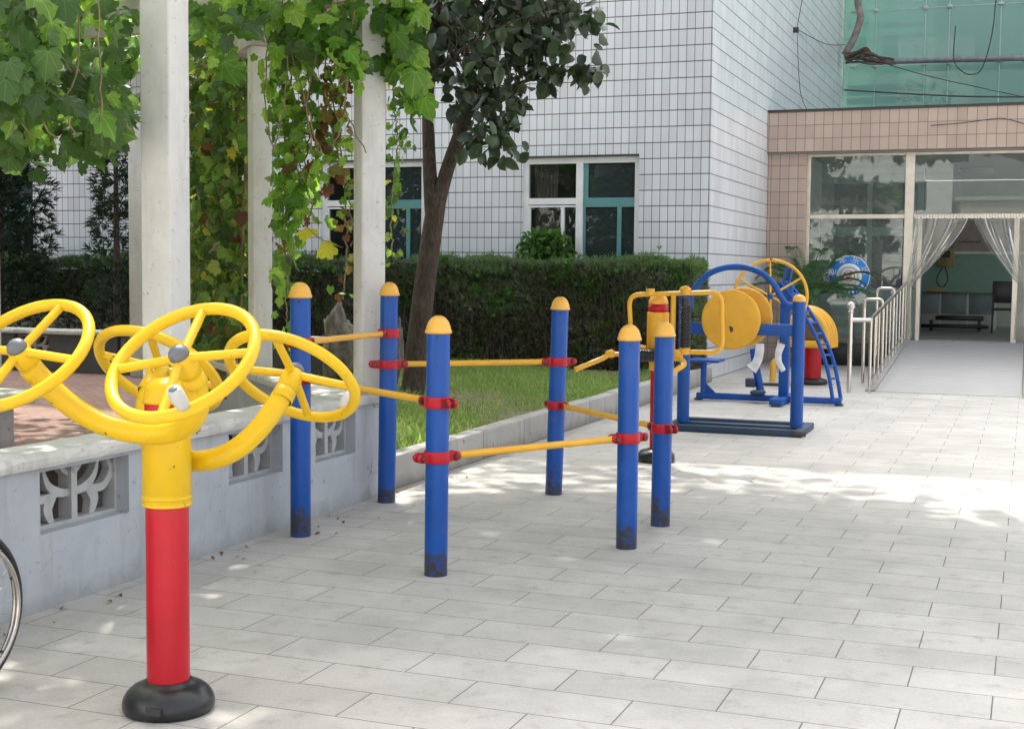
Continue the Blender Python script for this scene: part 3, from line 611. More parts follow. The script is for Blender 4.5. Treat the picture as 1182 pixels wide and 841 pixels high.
# ------------------------------------------------------------------ green glass facade behind
GA = 31.5
gf = thing('green_glass_facade', 'green glass curtain wall with small white clamps above entrance roof', 'building', (0, GA, 4.1))
MB().box((-4.10, GA, 4.16), (8, GA + .012, 14.0)).build('glass_sheet', G_GREEN, gf)
cols_ = [-3.40, -2.34, -1.84, -.78, .30, 1.3, 2.3]
jn = MB()
for x in cols_: jn.box((x - .011, GA - .006, 4.16), (x + .011, GA - .001, 14))
for z in (6.11, 7.33 + .0, 8.6): jn.box((-4.1, GA - .008, z - .009), (8, GA - .0065, z + .009))
jn.build('sealant_joint', plain('pale_sealant', (.35, .50, .45), .5), gf)
for x in [-3.87] + cols_[:4] + [-.28]:
    for z in (6.11, 7.33): MB().bbox((x - .055, GA - .06, z - .035), (x + .055, GA - .009, z + .035), .012).build('glass_clamp', WHITEP, gf)
bw = thing('inner_block', 'pale building with grey windows seen through the green glass wall', 'building', (0, GA + 1.4, 0))
IW = plain('pale_render', (.46, .46, .43), .8, .08); mb = MB(); mb.box((-4.3, GA + 1.5, 4.2), (9, GA + 1.7, 14)); mb.box((-4.3, GA + .9, 5.02), (9, GA + 1.49, 5.12)); mb.box((-4.3, GA + 1.3, 7.0), (9, GA + 1.49, 7.15))
mb.build('wall', IW, bw)
def iwin(x0, y0, x1, y1, dark=False):
    a, c = at(x0, y1, Y=GA + 1.45), at(x1, y0, Y=GA + 1.45)
    f_ = MB().box((a.x - .06, GA + 1.42, a.z - .06), (c.x + .06, GA + 1.497, c.z + .06)).build('window', plain('frame_grey', (.42, .44, .44), .5), bw)
    p_ = MB().box((a.x, GA + 1.405, a.z), (c.x, GA + 1.418, c.z))
    p_.build('pane', plain('dark_pane' if dark else 'lilac_pane', (.05, .05, .055) if dark else (.22, .22, .27), .2), f_)
    MB().box((a.x, GA + 1.395, (a.z * .62 + c.z * .38) - .02), (c.x, GA + 1.403, (a.z * .62 + c.z * .38) + .02)).build('glazing_bar', plain('bar_grey', (.35, .36, .36), .5), f_)
iwin(1018, 26, 1064, 66); iwin(1102, 22, 1150, 66); iwin(978, 28, 994, 64); iwin(978, 96, 1062, 121, True); iwin(1162, 86, 1200, 112)
MB().box((-2.15, GA + .3, 4.2), (-1.85, GA + 1.2, 14)).box((-.2, GA + .3, 4.2), (0, GA + 1.2, 14)).build('mullion_column', plain('green_painted_steel', (.10, .34, .20), .5), bw)
# overhead pipe with tangled cables
PYY = 30.9
pa, pb_, pc = at(976, 68, Y=PYY), at(1030, 71, Y=PYY), at(1182, 67, Y=PYY); pc2 = pc + (pc - pb_) * 1.5
tag(MB().tube([pb_ - (pb_ - pa) * .6, pb_, pc, pc2], .062, 12).build('overhead_pipe', plain('grey_lagged_pipe', (.18, .19, .20), .4, .3, 8), None, Vector(pa)), 'dark grey lagged pipe running across the green glass wall', 'pipe')
v_ = [at(992, -30, Y=PYY), at(990, 0, Y=PYY), at(993, 22, Y=PYY), at(984, 48, Y=PYY), at(974, 64, Y=PYY)]
tag(MB().tube(smooth_path(v_), .075, 10).build('lagged_bend', plain('torn_lagging', (.26, .22, .20), .9, .4, 9, bmp=.6), None, Vector(v_[3])), 'curved lagged pipe coming down beside the white building', 'pipe')
cb = MB()
for i in range(11):
    a = at(974 + random.uniform(0, 3), 60 + random.uniform(0, 14), Y=PYY - .1); c = at(1000, 64 + random.uniform(-4, 10), Y=PYY - .15 + random.uniform(-.08, .08)); e = at(1026 + random.uniform(-8, 8), 71 + random.uniform(-3, 4), Y=PYY - .07)
    cb.tube(smooth_path([a, c, e]), random.uniform(.015, .035), 7)
cb.tube(smooth_path([at(975, 66, Y=PYY - .15), at(990, 60, Y=PYY - .2), at(1000, 56, Y=PYY - .2), at(1006, 64, Y=PYY - .15)]), .035, 8)
tag(cb.build('cable_bundle', plain('rusty_cable', (.10, .075, .06), .9, .5, 14, bmp=.5), None, Vector(pa)), 'tangled brown cable bundle wrapped round end of the overhead pipe', 'cables')
def wire(pts, r, lab):
    tag(MB().tube(smooth_path(pts, 10), r, 6).build('wire', DARKM, None, Vector(pts[0])), lab, 'wire')
wire([at(974, 104, Y=30.2), at(1060, 109, Y=30.2), at(1120, 111.5, Y=30.2), at(1200, 112, Y=30.2)], .016, 'black wire sagging just above the entrance roof')
wire([at(1103, 30, Y=30.6), at(1101, 68, Y=30.6), at(1110, 82, Y=30.6), at(1122, 86, Y=30.6), at(1134, 78, Y=30.6), at(1145, 40, Y=30.6), at(1150, -5, Y=30.6)], .012, 'thin wire hanging in a loop before the green glass')
wire([at(1026, 75, Y=30.5), at(1080, 90, Y=30.5), at(1200, 116, Y=30.5)], .009, 'thin wire slanting down from the overhead pipe')
wire([at(1030, 126, Y=22.4), at(1080, 124, Y=22.38), at(1180, 119, Y=22.36)], .006, 'thin wire lying along top of the pink fascia') if False else None
wire([at(1074, 145, Y=22.46), at(1110, 142, Y=22.45), at(1150, 137, Y=22.43), at(1164, 138, Y=22.44), at(1186, 144, Y=22.46)], .007, 'thin dark wire strung across the pink tiled fascia')

# buildings across the yard, seen only as reflections in the entrance glass
ob_ = thing('yard_building', 'sunlit white tiled building mirrored in the entrance glass', 'building', (-8, -12, 0))
RY = -13.0; VY = 2 * GY - RY
xr = at(1100, 200, Y=VY).x; w0, w1 = at(1026, 243, Y=VY), at(1070, 210, Y=VY)
mb = MB(); mb.box((-24, RY - 8, 0), (w0.x, RY, 14)); mb.box((w0.x, RY - 8, 0), (w1.x, RY, w0.z)); mb.box((w0.x, RY - 8, w1.z), (w1.x, RY, 14)); mb.box((w1.x, RY - 8, 0), (xr, RY, 14)); mb.build('wall', tile_mat('yard_tiles', (.62, .63, .62), (.3, .3, .29), .3, .33, .004, .03, vstr=.3), ob_)
wf = MB().box((w0.x, RY - .2, w0.z), (w1.x, RY - .15, w1.z)).build('window', plain('yard_window_dark', (.03, .035, .04), .2), ob_)
MB().box((w0.x, RY - .149, w0.z), (w0.x + .09, RY - .08, w1.z)).box(((w0.x + w1.x) / 2 - .1, RY - .149, w0.z), ((w0.x + w1.x) / 2 + .1, RY - .08, w1.z)).build('window_frame', ALU, wf)
o2 = thing('yard_annex', 'low tan building mirrored in the entrance glass beside the door', 'building', (6, -12, 0))
lx = at(1110, 233, Y=VY); MB().box((lx.x, RY - 5, 0), (lx.x + 16, RY + 1, lx.z)).build('wall', plain('tan_render', (.42, .35, .30), .8), o2); MB().box((lx.x - .2, RY - 5, lx.z), (lx.x + 16, RY + 1.2, lx.z + .15)).build('parapet', plain('parapet_grey', (.3, .3, .3), .8), o2)

# ------------------------------------------------------------------ pavilion: low walls, lattice, columns, beams
def lattice_poly(pts, w0, w1):
    """tapered curved ribbon as an outline"""
    P = smooth_path([(x, y, 0) for x, y in pts], 5); n = len(P); L_, R_ = [], []
    for i, p_ in enumerate(P):
        d = (P[min(i + 1, n - 1)] - P[max(i - 1, 0)]).normalized(); q_ = Vector((-d.y, d.x, 0)); t_ = i / (n - 1); w_ = (w0 * (1 - t_) + w1 * t_ + .5 * (w0 + w1) * math.sin(math.pi * t_) * .9) / 2
        L_.append((p_ + q_ * w_)[:2]); R_.append((p_ - q_ * w_)[:2])
    return L_ + R_[::-1]
INB = plain('brown_shade_backing', (.13, .105, .085), .9, .35, 6)  # brown, darkened to stand for the shade behind the lattice
def low_wall(org, ang, length, openings, label, caplab=None, body=None, h=.63, th=.22, base0=0.0):
    """wall along local +x from org; front face on local -y"""
    T_ = Matrix.Translation(org) @ Matrix.Rotation(ang, 4, 'Z')
    t_ = thing('low_wall', label, 'wall', tuple(org)); mb = MB(); x = 0; z0, z1 = .335, .61
    for (a, b2) in openings:
        mb.box((x, 0, 0), (a, th, h), T_); mb.box((a, 0, 0), (b2, th, z0), T_); mb.box((a, 0, z1), (b2, th, h), T_); x = b2
    mb.box((x, 0, 0), (length, th, h), T_); mb.build('wall_body', body or WALLB, t_)
    # rough cap with chipped edges
    cp = MB(); n = int(length / .06); vs = []; fs = []
    for i in range(n + 1):
        xx = -.02 + (length + .04) * i / n; j = lambda s: random.uniform(-s, s)
        y0 = -.035 + j(.004); y1 = th + .045 + j(.004); ch_ = .012 + (random.random() ** 4) * .02
        prof = [(y0 + .004, h + .002), (y0 + j(.003), h + .02), (y0 + j(.003), h + .055 - ch_), (y0 + ch_, h + .06 + j(.001)), (th / 2, h + .062), (y1 - .01, h + .06), (y1, h + .045), (y1, h + .002)]
        vs += [T_ @ Vector((xx, a, b2)) for a, b2 in prof]
    for i in range(n):
        for k in range(8): fs.append((i * 8 + k, i * 8 + (k + 1) % 8, (i + 1) * 8 + (k + 1) % 8, (i + 1) * 8 + k))
    fs.append(tuple(range(8))); fs.append(tuple(range(n * 8, n * 8 + 8))[::-1])
    cp.add(vs, fs).build('wall_cap', CAPC, t_)
    for (a, b2) in openings:
        lt = MB(); c = (a + b2) / 2; W_ = (b2 - a); H_ = z1 - z0; dy = .10
        fm = .018
        lt.box((a, dy - .03, z0), (a + fm, dy + .04, z1), T_); lt.box((b2 - fm, dy - .03, z0), (b2, dy + .04, z1), T_); lt.box((a + fm, dy - .03, z0), (b2 - fm, dy + .04, z0 + fm), T_); lt.box((a + fm, dy - .03, z1 - fm), (b2 - fm, dy + .04, z1), T_)
        lt.box((c - .02, dy - .032, z0 + fm), (c + .02, dy + .042, z1 - fm), T_)
        for s in (-1, 1):
            mm = T_ @ Matrix.Translation((c, dy + .005, z0 + H_ / 2)) @ Matrix(((s, 0, 0, 0), (0, 0, 1, 0), (0, 1, 0, 0), (0, 0, 0, 1)))
            hw = W_ / 2
            # an opening petal, a drooping petal and a foot
            lt.prism(lattice_poly([(.015, .0), (hw * .28, .01), (hw * .50, H_ * .18), (hw * .62, H_ * .47)], .03, .012), mm, .045)
            lt.prism(lattice_poly([(hw * .30, H_ * .02), (hw * .72, -H_ * .02), (hw * .93, H_ * .24), (hw * .80, H_ * .47)], .03, .01), mm, .042)
            lt.prism(lattice_poly([(hw * .40, .0), (hw * .52, -H_ * .20), (hw * .42, -H_ * .47)], .045, .016), mm, .043)
            lt.prism(lattice_poly([(.012, H_ * .30), (hw * .16, H_ * .38), (hw * .24, H_ * .47)], .014, .01), mm, .04)
        lt.build('lattice', LATT, t_)
        MB().box((a + .002, th - .03, z0 + .002), (b2 - .002, th - .004, z1 - .002), T_).build('shade_backing', INB, t_)  # added sheet that makes the lattice openings look dark
    return t_
# front wall: along +Y, front face looks +X
low_wall((WX, 2.2, 0), R(90), 5.77, [(.85, 1.45), (2.50, 3.12), (3.98, 4.54), (4.92, 5.44)], 'pale blue low wall with cast lattice openings facing the paved yard')
low_wall((WX - .02, 7.92, .0), R(135), 5.35, [(.9, 1.5), (3.4, 4.0)], 'low wall running diagonally back from the column nearest the tree', h=.6)
low_wall((-14.5, 14.0, .0), R(0), 7.4, [(.7, 1.25), (2.3, 2.85), (3.9, 4.45), (5.5, 6.05)], 'dark shaded low wall at the back of the pavilion', body=wallpaint('shade_dark_plaster', (.09, .09, .095), (.05, .05, .048), False))  # shade under the pavilion is put into this wall's dark plaster
bt_ = thing('stone_bench', 'grey stone slab bench at the edge of the pavilion floor', 'bench', (-7.6, 7.7, .15))
MB().bbox((-8.8, 7.35, .50), (-6.72, 7.95, .60), .02).build('seat_slab', CAPC, bt_); MB().bbox((-8.7, 7.42, .15), (-6.85, 7.85, .498), .01).build('base', LATT, bt_)

def column(c, ang, w_, z0, z1, label):
    T_ = Matrix.Translation((c[0], c[1], 0)) @ Matrix.Rotation(ang, 4, 'Z')
    o = MB().bbox((-w_ / 2, -w_ / 2, z0), (w_ / 2, w_ / 2, z1), .012, T_).build('concrete_column', COLW, None, Vector((c[0], c[1], z0)))
    tag(o, label, 'column', 'columns of the pavilion')
ZB = 3.30
column((-4.05, 5.745), 0, .175, .69, ZB, 'thick white square column rising from the lattice wall behind yellow wheels')
column((-4.02, 7.925), R(47), .165, .69, ZB, 'white column behind the post nearest the tree, vines round its top')
column((-5.97, 9.78), R(46), .165, .66, ZB, 'white column standing between the ivy and the hanging vine strands')
p = at(161, 380, Y=13.85); column((p.x, 13.82), R(20), .16, .15, ZB, 'thin shaded column partly hidden behind the thickest column')
p = at(-16, 450, Y=8.05); column((p.x, 8.05), 0, .165, .15, ZB, 'white column at the photo edge beside the stone bench')
pg = thing('pergola_roof', 'concrete pergola beams over the pavilion carrying the vines', 'pergola', (-6, 8, ZB))
MB().box((-4.16, 2, ZB), (-3.99, 7.98, ZB + .22)).build('beam', COLW, pg)
T_ = Matrix.Translation((-4.06, 7.84, 0)) @ Matrix.Rotation(R(135), 4, 'Z'); MB().box((-.05, -.085, ZB + .002), (5.4, .085, ZB + .222), T_).build('beam', COLW, pg)
for i in range(9): MB().box((-11, 2.4 + i * .95, ZB + .224), (min(-3.8, 3.75 - (2.4 + i * .95)), 2.5 + i * .95, ZB + .32)).build('rafter', COLW, pg)

# ------------------------------------------------------------------ foreground: push wheels on one post
tx, ty = -2.69, 3.81
tw_ = thing('tai_chi_wheels', 'four yellow hand wheels on curved arms round a red and yellow post', 'exercise machine', (tx, ty, 0))
C0 = Vector((tx, ty, 0))
MB().lathe([(.0, .0), (.146, .0), (.153, .012), (.155, .028), (.150, .048), (.139, .066), (.122, .081), (.102, .091), (.085, .096), (.080, .104), (.073, .105)], C0, seg=48).build('rubber_base', RUB, tw_)
MB().box((tx + .02, ty - .158, .03), (tx + .075, ty - .148, .055)).build('base_slot', DARKM, tw_)
MB().cyl(C0 + ZV * .098, C0 + ZV * 1.045, .0715, 40).build('post', RED, tw_)
MB().lathe([(.0725, .70), (.082, .70), (.0835, .703), (.0835, .712), (.0775, .714), (.0775, .722), (.0835, .724), (.0835, .734), (.0785, .736), (.0785, .741), (.0815, .743), (.0815, 1.01), (.080, 1.016), (.0725, 1.017)], C0, seg=48).build('sleeve', YEL, tw_)
MB().lathe([(.0735, 1.045), (.078, 1.046), (.078, 1.06), (.074, 1.066), (.071, 1.09), (.058, 1.112), (.035, 1.126), (0, 1.132)], C0, seg=40).build('cap', CAPY if False else YEL, tw_)
al = R(38); rh = Vector((.817, .577, 0)).normalized(); wv = Vector((.577, -.817, 0)).normalized()
n1 = -rh * math.sin(al) + wv * math.cos(al); t1 = rh * math.cos(al) + wv * math.sin(al)
KK, SS = .325, .317; EL = R(48)
def wheel_pair(n_h, t_h, zc, zs, handle_ang, spin, SS=.317):
    n_ = n_h * math.cos(EL) + ZV * math.sin(EL)
    S0 = C0 + n_h * .115 + ZV * zs
    hubs = []
    for s in (-1, 1):
        H = C0 + n_h * KK + t_h * (s * SS) + ZV * zc; hubs.append(H)
    for s, H in zip((-1, 1), hubs):
        e1 = t_h; e2 = n_.cross(e1)
        wl = MB().ring(H, n_, .232, .0195, 64, 14).build('hand_wheel', YEL, tw_)
        sp = MB()
        for k in range(4):
            a = R(spin[0 if s < 0 else 1] + 90 * k); d = e1 * math.cos(a) + e2 * math.sin(a); sp.tube([H + n_ * .012 + d * .02, H + d * .228], [.0145, .0145], 12)
        sp.build('spokes', YEL, wl)
        MB().lathe([(0, -.06), (.036, -.06), (.038, -.02), (.036, .02), (.03, .028), (0, .03)], H, n_, 24).build('hub', YEL, wl)
        MB().lathe([(.0, .058), (.016, .055), (.027, .046), (.033, .034), (.033, .022), (0, .022)], H, n_, 24).build('hub_cap', GREYP, wl)
        a = handle_ang[0 if s < 0 else 1]
        if a is None: continue
        d = e1 * math.cos(a) + e2 * math.sin(a); Q = H + d * .232
        hb = MB().lathe([(0, .015), (.017, .015), (.022, .03), (.0235, .06), (.022, .085), (.018, .092), (0, .092)], Q, n_, 20).build('knob', WHITEP, wl)
        MB().lathe([(0, .095), (.012, .0945), (.014, .0925), (0, .0915)], Q, n_, 16).build('knob_cap', GREYP, hb)
    a, b_ = hubs
    p1 = bez(a - n_ * .045, a - n_ * .24 + t_h * .02, S0 - t_h * .19, S0, 26); p2 = bez(S0, S0 + t_h * .19, b_ - n_ * .24 - t_h * .02, b_ - n_ * .045, 26)
    MB().tube(p1 + p2[1:], .0365, 22).build('curved_arm', YEL, tw_)
    for H in hubs: MB().lathe([(.0365, -.10), (.0385, -.099), (.0385, -.058), (.034, -.055)], H, n_, 24).build('collar', YEL, tw_)
wheel_pair(n1, t1, 1.215, .955, (R(180), R(-58)), (-4, 12))
wheel_pair(-n1, -t1, 1.12, .835, (R(243), None), (10, 22), .285)

# ------------------------------------------------------------------ six-post low rail machine
posts = [(-3.782, 6.615, 1.42), (-3.834, 7.809, 1.415), (-2.687, 6.024, 1.275), (-2.003, 7.028, 1.213), (-2.0, 7.74, 1.205), (-2.947, 8.542, 1.325)]
tilt = [(0, 0), (.012, .0), (.006, 0), (0, 0), (.006, 0), (.022, .01)]
rm = thing('stretching_rails', 'six blue posts in a ring joined by yellow bars at stepped heights', 'exercise machine', (-2.9, 7.3, 0))
PR = .057
ptop = lambda i, z: Vector((posts[i][0] + tilt[i][0] * z, posts[i][1] + tilt[i][1] * z, z))
for i, (x, y, h) in enumerate(posts):
    hh = h - .075; po = MB().cyl(ptop(i, 0), ptop(i, hh), PR, 36).build('post', BLUE, rm)
    MB().lathe([(PR + .001, -.012), (PR + .008, -.010), (PR + .009, .002), (PR + .004, .008), (PR + .002, .022), (PR - .008, .048), (PR - .024, .066), (.016, .075), (0, .076)], ptop(i, hh), ptop(i, hh) - ptop(i, 0), 32).build('cap', CAPY, po)
    for s in (-1, 1):
        MB().lathe([(0, 0), (.006, 0), (.006, .006), (0, .007)], ptop(i, hh - .03) + Vector((.356, -.934, 0)) * PR, (.356, -.934, 0), 10).build('rivet', BOLT, po) if s > 0 else None
def clamp(i, z, d):
    """red two-part clamp on post i with ears along d"""
    c = ptop(i, z); d = Vector((d[0], d[1], 0)).normalized(); q_ = Vector((-d.y, d.x, 0)); mb = MB()
    mb.lathe([(PR + .0005, -.028), (PR + .008, -.028), (PR + .009, -.024), (PR + .009, .024), (PR + .008, .028), (PR + .0005, .028)], c, seg=32)
    T_ = Matrix(((d.x, q_.x, 0, c.x), (d.y, q_.y, 0, c.y), (0, 0, 1, c.z), (0, 0, 0, 1)))
    for s in (-1, 1):
        for w_ in (-1, 1):
            mb.bbox((s * (PR + .048) if s < 0 else PR - .004, w_ * .020 - .005, -.024), (-(PR - .004) if s < 0 else PR + .048, w_ * .020 + .005, .024), .004, T_)
            mb.lathe([(0, -.005), (.024, -.005), (.024, .005), (0, .005)], T_ @ Vector((s * (PR + .044), w_ * .020, 0)), q_, 18)
    o = mb.build('clamp', RED, rm)
    bt = MB()
    for s in (-1, 1): bt.cyl(T_ @ Vector((s * (PR + .038), -.034, 0)), T_ @ Vector((s * (PR + .038), .034, 0)), .011, 8)
    bt.build('bolt', BOLT, o)
links = [(0, 1, 1.089), (1, 5, .892), (5, 4, .592), (3, 2, .594), (2, 0, .868)]
for i, j, z in links:
    zi = {(0, 1): (1.087, 1.09), (1, 5): (.89, .893), (5, 4): (.602, .58), (3, 2): (.602, .585), (2, 0): (.853, .884)}[(i, j)]
    a, c = ptop(i, zi[0]), ptop(j, zi[1]); d = (c - a).normalized(); dh = Vector((d.x, d.y, 0)).normalized()
    clamp(i, zi[0], dh); clamp(j, zi[1], dh)
    MB().tube([a + d * (PR + .012), c - d * (PR + .012)], .0185, 16).build('bar', YEL2, rm)

# ------------------------------------------------------------------ back and waist massager
mx_, my_ = -2.725, 10.37; K = Vector((mx_, my_, 0))
ms = thing('back_massager', 'yellow massage frame with black rollers on a red post behind blue posts', 'exercise machine', (mx_, my_, 0))
A = lambda x, y, dy=0: at(x, y, Y=my_ + dy)
MB().lathe([(0, 0), (.148, 0), (.152, .02), (.148, .055), (.12, .088), (.07, .10)], K, seg=40).build('rubber_base', RUB, ms)
MB().cyl(K + ZV * .09, K + ZV * .79, .052, 28).build('post', RED, ms)
MB().lathe([(.053, .72), (.066, .72), (.066, .86), (.086, .862), (.087, 1.17), (.084, 1.18), (.06, 1.182)], K, seg=36).build('sleeve', YEL2, ms)
MB().lathe([(.06, 1.182), (.079, 1.183), (.079, 1.24), (.06, 1.241)], K, seg=32).build('ring', RED, ms)
MB().lathe([(.06, 1.241), (.08, 1.243), (.076, 1.265), (.062, 1.30), (.035, 1.323), (0, 1.33)], K, seg=32).build('cap', CAPY, ms)
lp = [A(733, 398), A(730, 340), A(836, 337), A(837, 406), A(776, 405)]
yo = -.10
lp = [Vector((q_.x, q_.y + yo, q_.z)) for q_ in lp]
MB().tube(round_loop([lp[0] + Vector((.1, .05, -.02)), lp[0], lp[1], lp[2], lp[3], lp[4], lp[4] + Vector((-.08, .08, 0))], .09, 8, closed=False), .0185, 14).build('frame_loop', YEL2, ms)
q0 = A(781, 340); MB().tube([(q0.x, my_ + yo, q0.z), (q0.x, my_ + yo, .88)], .02, 12).build('upright', YEL2, ms)
rl = A(795, 340); rb = MB(); zz0, zz1 = .915, 1.30
rb.cyl((rl.x, my_ + yo, zz0), (rl.x, my_ + yo, zz1), .034, 16)
for k in range(22):
    for a in range(8):
        an = a * math.pi / 4 + (k % 2) * .39; d = Vector((math.cos(an), math.sin(an), 0)); c = Vector((rl.x, my_ + yo, zz0 + .01 + k * .0146)); rb.tube([c + d * .03, c + d * .046], [.010, .004], 5)
rb.build('spiked_roller', RUB, ms)
nt_ = MB()
for z in (1.345, .885): nt_.cyl((rl.x, my_ + yo, z - .025), (rl.x, my_ + yo, z + .025), .042, 18); nt_.lathe([(0, .022), (.02, .022), (.02, .04), (0, .045)], (rl.x, my_ + yo, z))
t0 = A(746, 337); nt_.cyl((t0.x + .06, my_ + yo, 1.315), (t0.x + .06, my_ + yo, 1.365), .034, 16)
nt_.build('roller_bracket', YEL2, ms)
hz = .845; ra, rb2 = A(736, 408), A(778, 408); rl2 = MB(); rl2.cyl((ra.x, my_ - .12, hz), (rb2.x, my_ - .12, hz), .046, 18)
for k in range(14): rl2.ring((ra.x + .01 + k * (rb2.x - ra.x - .02) / 13, my_ - .12, hz), (1, 0, 0), .045, .006, 18, 6)
rl2.build('waist_roller', RUB, ms)
br = MB(); br.bbox((A(704, 408).x, my_ - .14, hz - .028), (A(713, 408).x, my_ - .07, hz + .03), .012); br.cyl((A(706, 408).x, my_ - .105, hz), (ra.x, my_ - .105, hz), .018, 12); br.bbox((rb2.x, my_ - .16, hz - .035), (rb2.x + .09, my_ - .06, hz + .05), .015); br.box((ra.x - .05, my_ - .06, hz - .02), (rb2.x + .05, my_ - .03, hz + .03)); br.build('roller_bracket', YEL2, ms)
h0, h1, h2 = A(712, 404), A(703, 412), A(678, 425); MB().tube(round_loop([Vector((h0.x, my_ - .1, h0.z)), Vector((h1.x, my_ - .14, h1.z)), Vector((h2.x, my_ - .32, h2.z + .01))], .05, closed=False), .021, 12).build('handle', YEL2, ms)
h0, h1, h2 = A(778, 403), A(799, 418), A(786, 430); MB().tube(round_loop([Vector((h0.x, my_ - .12, h0.z)), Vector((h1.x, my_ - .2, h1.z)), Vector((h2.x, my_ - .36, h2.z + .015))], .05, closed=False), .021, 12).build('handle', YEL2, ms)

# ------------------------------------------------------------------ turning discs on a blue frame
df = thing('disc_trainer', 'blue arched frame on a plate base holding two big yellow discs', 'exercise machine', (-2.55, 12.8, 0))
B_ = lambda x, y: at(x, y, Y=12.8)
fx0, fx1 = -3.10, -2.01
MB().bbox((-3.2, 12.42, .0), (-1.90, 12.50, .062), .006).bbox((-3.2, 13.10, 0), (-1.90, 13.18, .062), .006).bbox((-3.2, 12.50, .0), (-3.12, 13.10, .06), .006).bbox((-1.98, 12.50, .0), (-1.90, 13.10, .06), .006).bbox((-3.11, 12.76, .0), (-1.99, 12.86, .058), .006).bbox((-3.11, 12.56, .0), (-1.99, 12.68, .04), .006).build('base_frame', FBLUE, df)
MB().bbox((-1.98, 12.40, .012), (-1.86, 12.418, .06), .004).build('base_end', BOLT, df)
for x, h in ((fx0, 1.30), (fx1, 1.235)):
    po = MB().cyl((x, 12.8, .05), (x, 12.8, h), .060, 30).build('post', BLUE2, df)
    MB().lathe([(.0605, -.004), (.064, 0), (.062, .012), (.052, .04), (.03, .058), (0, .064)], (x, 12.8, h)).build('cap', CAPY, po)
arc = [at(798, 356, Y=12.8), at(797, 345, Y=12.8), at(804, 330, Y=12.8), at(822, 314, Y=12.8), at(850, 307.5, Y=12.8), at(877, 314, Y=12.8), at(893, 328, Y=12.8), at(901, 342, Y=12.8), at(908, 351, Y=12.8), at(920, 356, Y=12.8)]
MB().tube(smooth_path(arc, 6), .029, 16).build('arch', BLUE2, df)
MB().bbox((fx0 + .05, 12.77, .905), (fx1 - .05, 12.83, 1.015), .008).build('cross_beam', BLUE2, df)
def ydisc(cx_, cy, cz, r):
    return MB().lathe([(0, .0), (r - .03, .0), (r - .012, .004), (r, -.006), (r + .006, .012), (r, .03), (r - .02, .034), (0, .034)], (cx_, cy, cz), (0, -1, 0), 56).build('disc', YEL2, df)
ydisc(-2.635, 12.735, 1.05, .278); ydisc(-2.56, 12.93, 1.072, .278)
ax = MB().cyl((-2.635, 12.70, .96), (-2.6, 12.93, .97), .03, 14).build('disc_axle', BOLT, df)
# gloves hung on a string between the frame posts of the next machine
# ------------------------------------------------------------------ stretching trainer with ring wheel and ladder
ab = thing('wheel_trainer', 'blue ladder frame machine with a spoked yellow ring wheel and small seat', 'exercise machine', (-2.65, 15.6, 0))
Q_ = lambda x, y, Y=15.6: at(x, y, Y=Y)
bs = MB(); bs.bbox((-3.62, 15.57, .015), (-1.95, 15.65, .09), .01); bs.bbox((-2.69, 15.15, .015), (-2.55, 16.05, .088), .01); bs.build('base_bar', BLUE2, ab)
ft = MB()
for x, y in ((-3.6, 15.61), (-1.98, 15.61), (-2.62, 15.17), (-2.62, 16.03)): ft.lathe([(0, 0), (.05, 0), (.05, .02), (.03, .03), (0, .03)], (x, y, 0), seg=16)
ft.build('foot', RUB, ab)
MB().bbox((-2.66, 15.56, .08), (-2.55, 15.66, 1.40), .012).build('mast', BLUE2, ab)
fin = MB(); a0, a1 = Q_(902, 345), Q_(908, 306); fin.tube([a0, a1], .018, 8); a0, a1 = Q_(909, 340), Q_(914, 306); fin.tube([a0, a1], .018, 8); fin.bbox((-2.68, 15.52, 1.20), (-2.52, 15.70, 1.36), .01); fin.build('mast_head', BLUE2, ab)
MB().tube([(-2.86, 15.6, .09), (-2.93, 15.6, .42), (-2.96, 15.6, .62)], .045, 14).build('short_leg', BLUE2, ab)
MB().bbox((-3.03, 15.5, .18), (-2.92, 15.62, .28), .01).bbox((-2.96, 15.42, .10), (-2.80, 15.58, .15), .02).build('pedal', FBLUE, ab)
MB().cyl((-3.54, 15.6, .08), (-3.54, 15.6, .45), .035, 14).build('seat_post', BLUE2, ab)
MB().bbox((-3.70, 15.42, .45), (-3.33, 15.80, .485), .012).build('seat', BLUE2, ab)
MB().prism([(-3.51, .08), (-3.38, .08), (-3.51, .2)], Matrix(((1, 0, 0, 0), (0, 0, 1, 15.6), (0, 1, 0, 0), (0, 0, 0, 1))), .012).build('gusset', BLUE2, ab)
wc, wn_ = Vector((-2.735, 15.35, 1.232)), Vector((.10, -1, .02)).normalized()
wl = MB().ring(wc, wn_, .405, .019, 64, 12).build('ring_wheel', YEL2, ab)
e1 = wn_.orthogonal().normalized(); e1 = Vector((0, 0, 1)); e1 = (e1 - wn_ * e1.dot(wn_)).normalized(); e2 = wn_.cross(e1); sp = MB()
for k in range(6):
    a = R(2 + 60 * k); sp.tube([wc, wc + (e1 * math.cos(a) + e2 * math.sin(a)) * .40], .0125, 10)
sp.build('spokes', YEL2, wl); MB().lathe([(0, -.2), (.03, -.2), (.035, .02), (.02, .035), (0, .036)], wc, wn_, 20).build('hub', BLUE2, wl)
MB().lathe([(0, .0), (.02, 0), (.02, .02), (0, .02)], wc + e1 * .405, e1, 12).build('red_marker', RED, wl)
ld = MB(); l0, l1, l2 = Q_(905, 326), Q_(945, 385), Q_(966, 466)
cv = smooth_path([(l0.x, 15.6, l0.z), (l0.x + .18, 15.6, l0.z - .22), (l1.x, 15.6, l1.z), (l2.x - .08, 15.6, .45), (l2.x, 15.6, .06)], 6)
for dy in (-.07, .07): ld.tube([p_ + Vector((dy * .5, dy, 0)) for p_ in cv], .022, 10)
ld.build('slide_rail', BLUE2, ab)
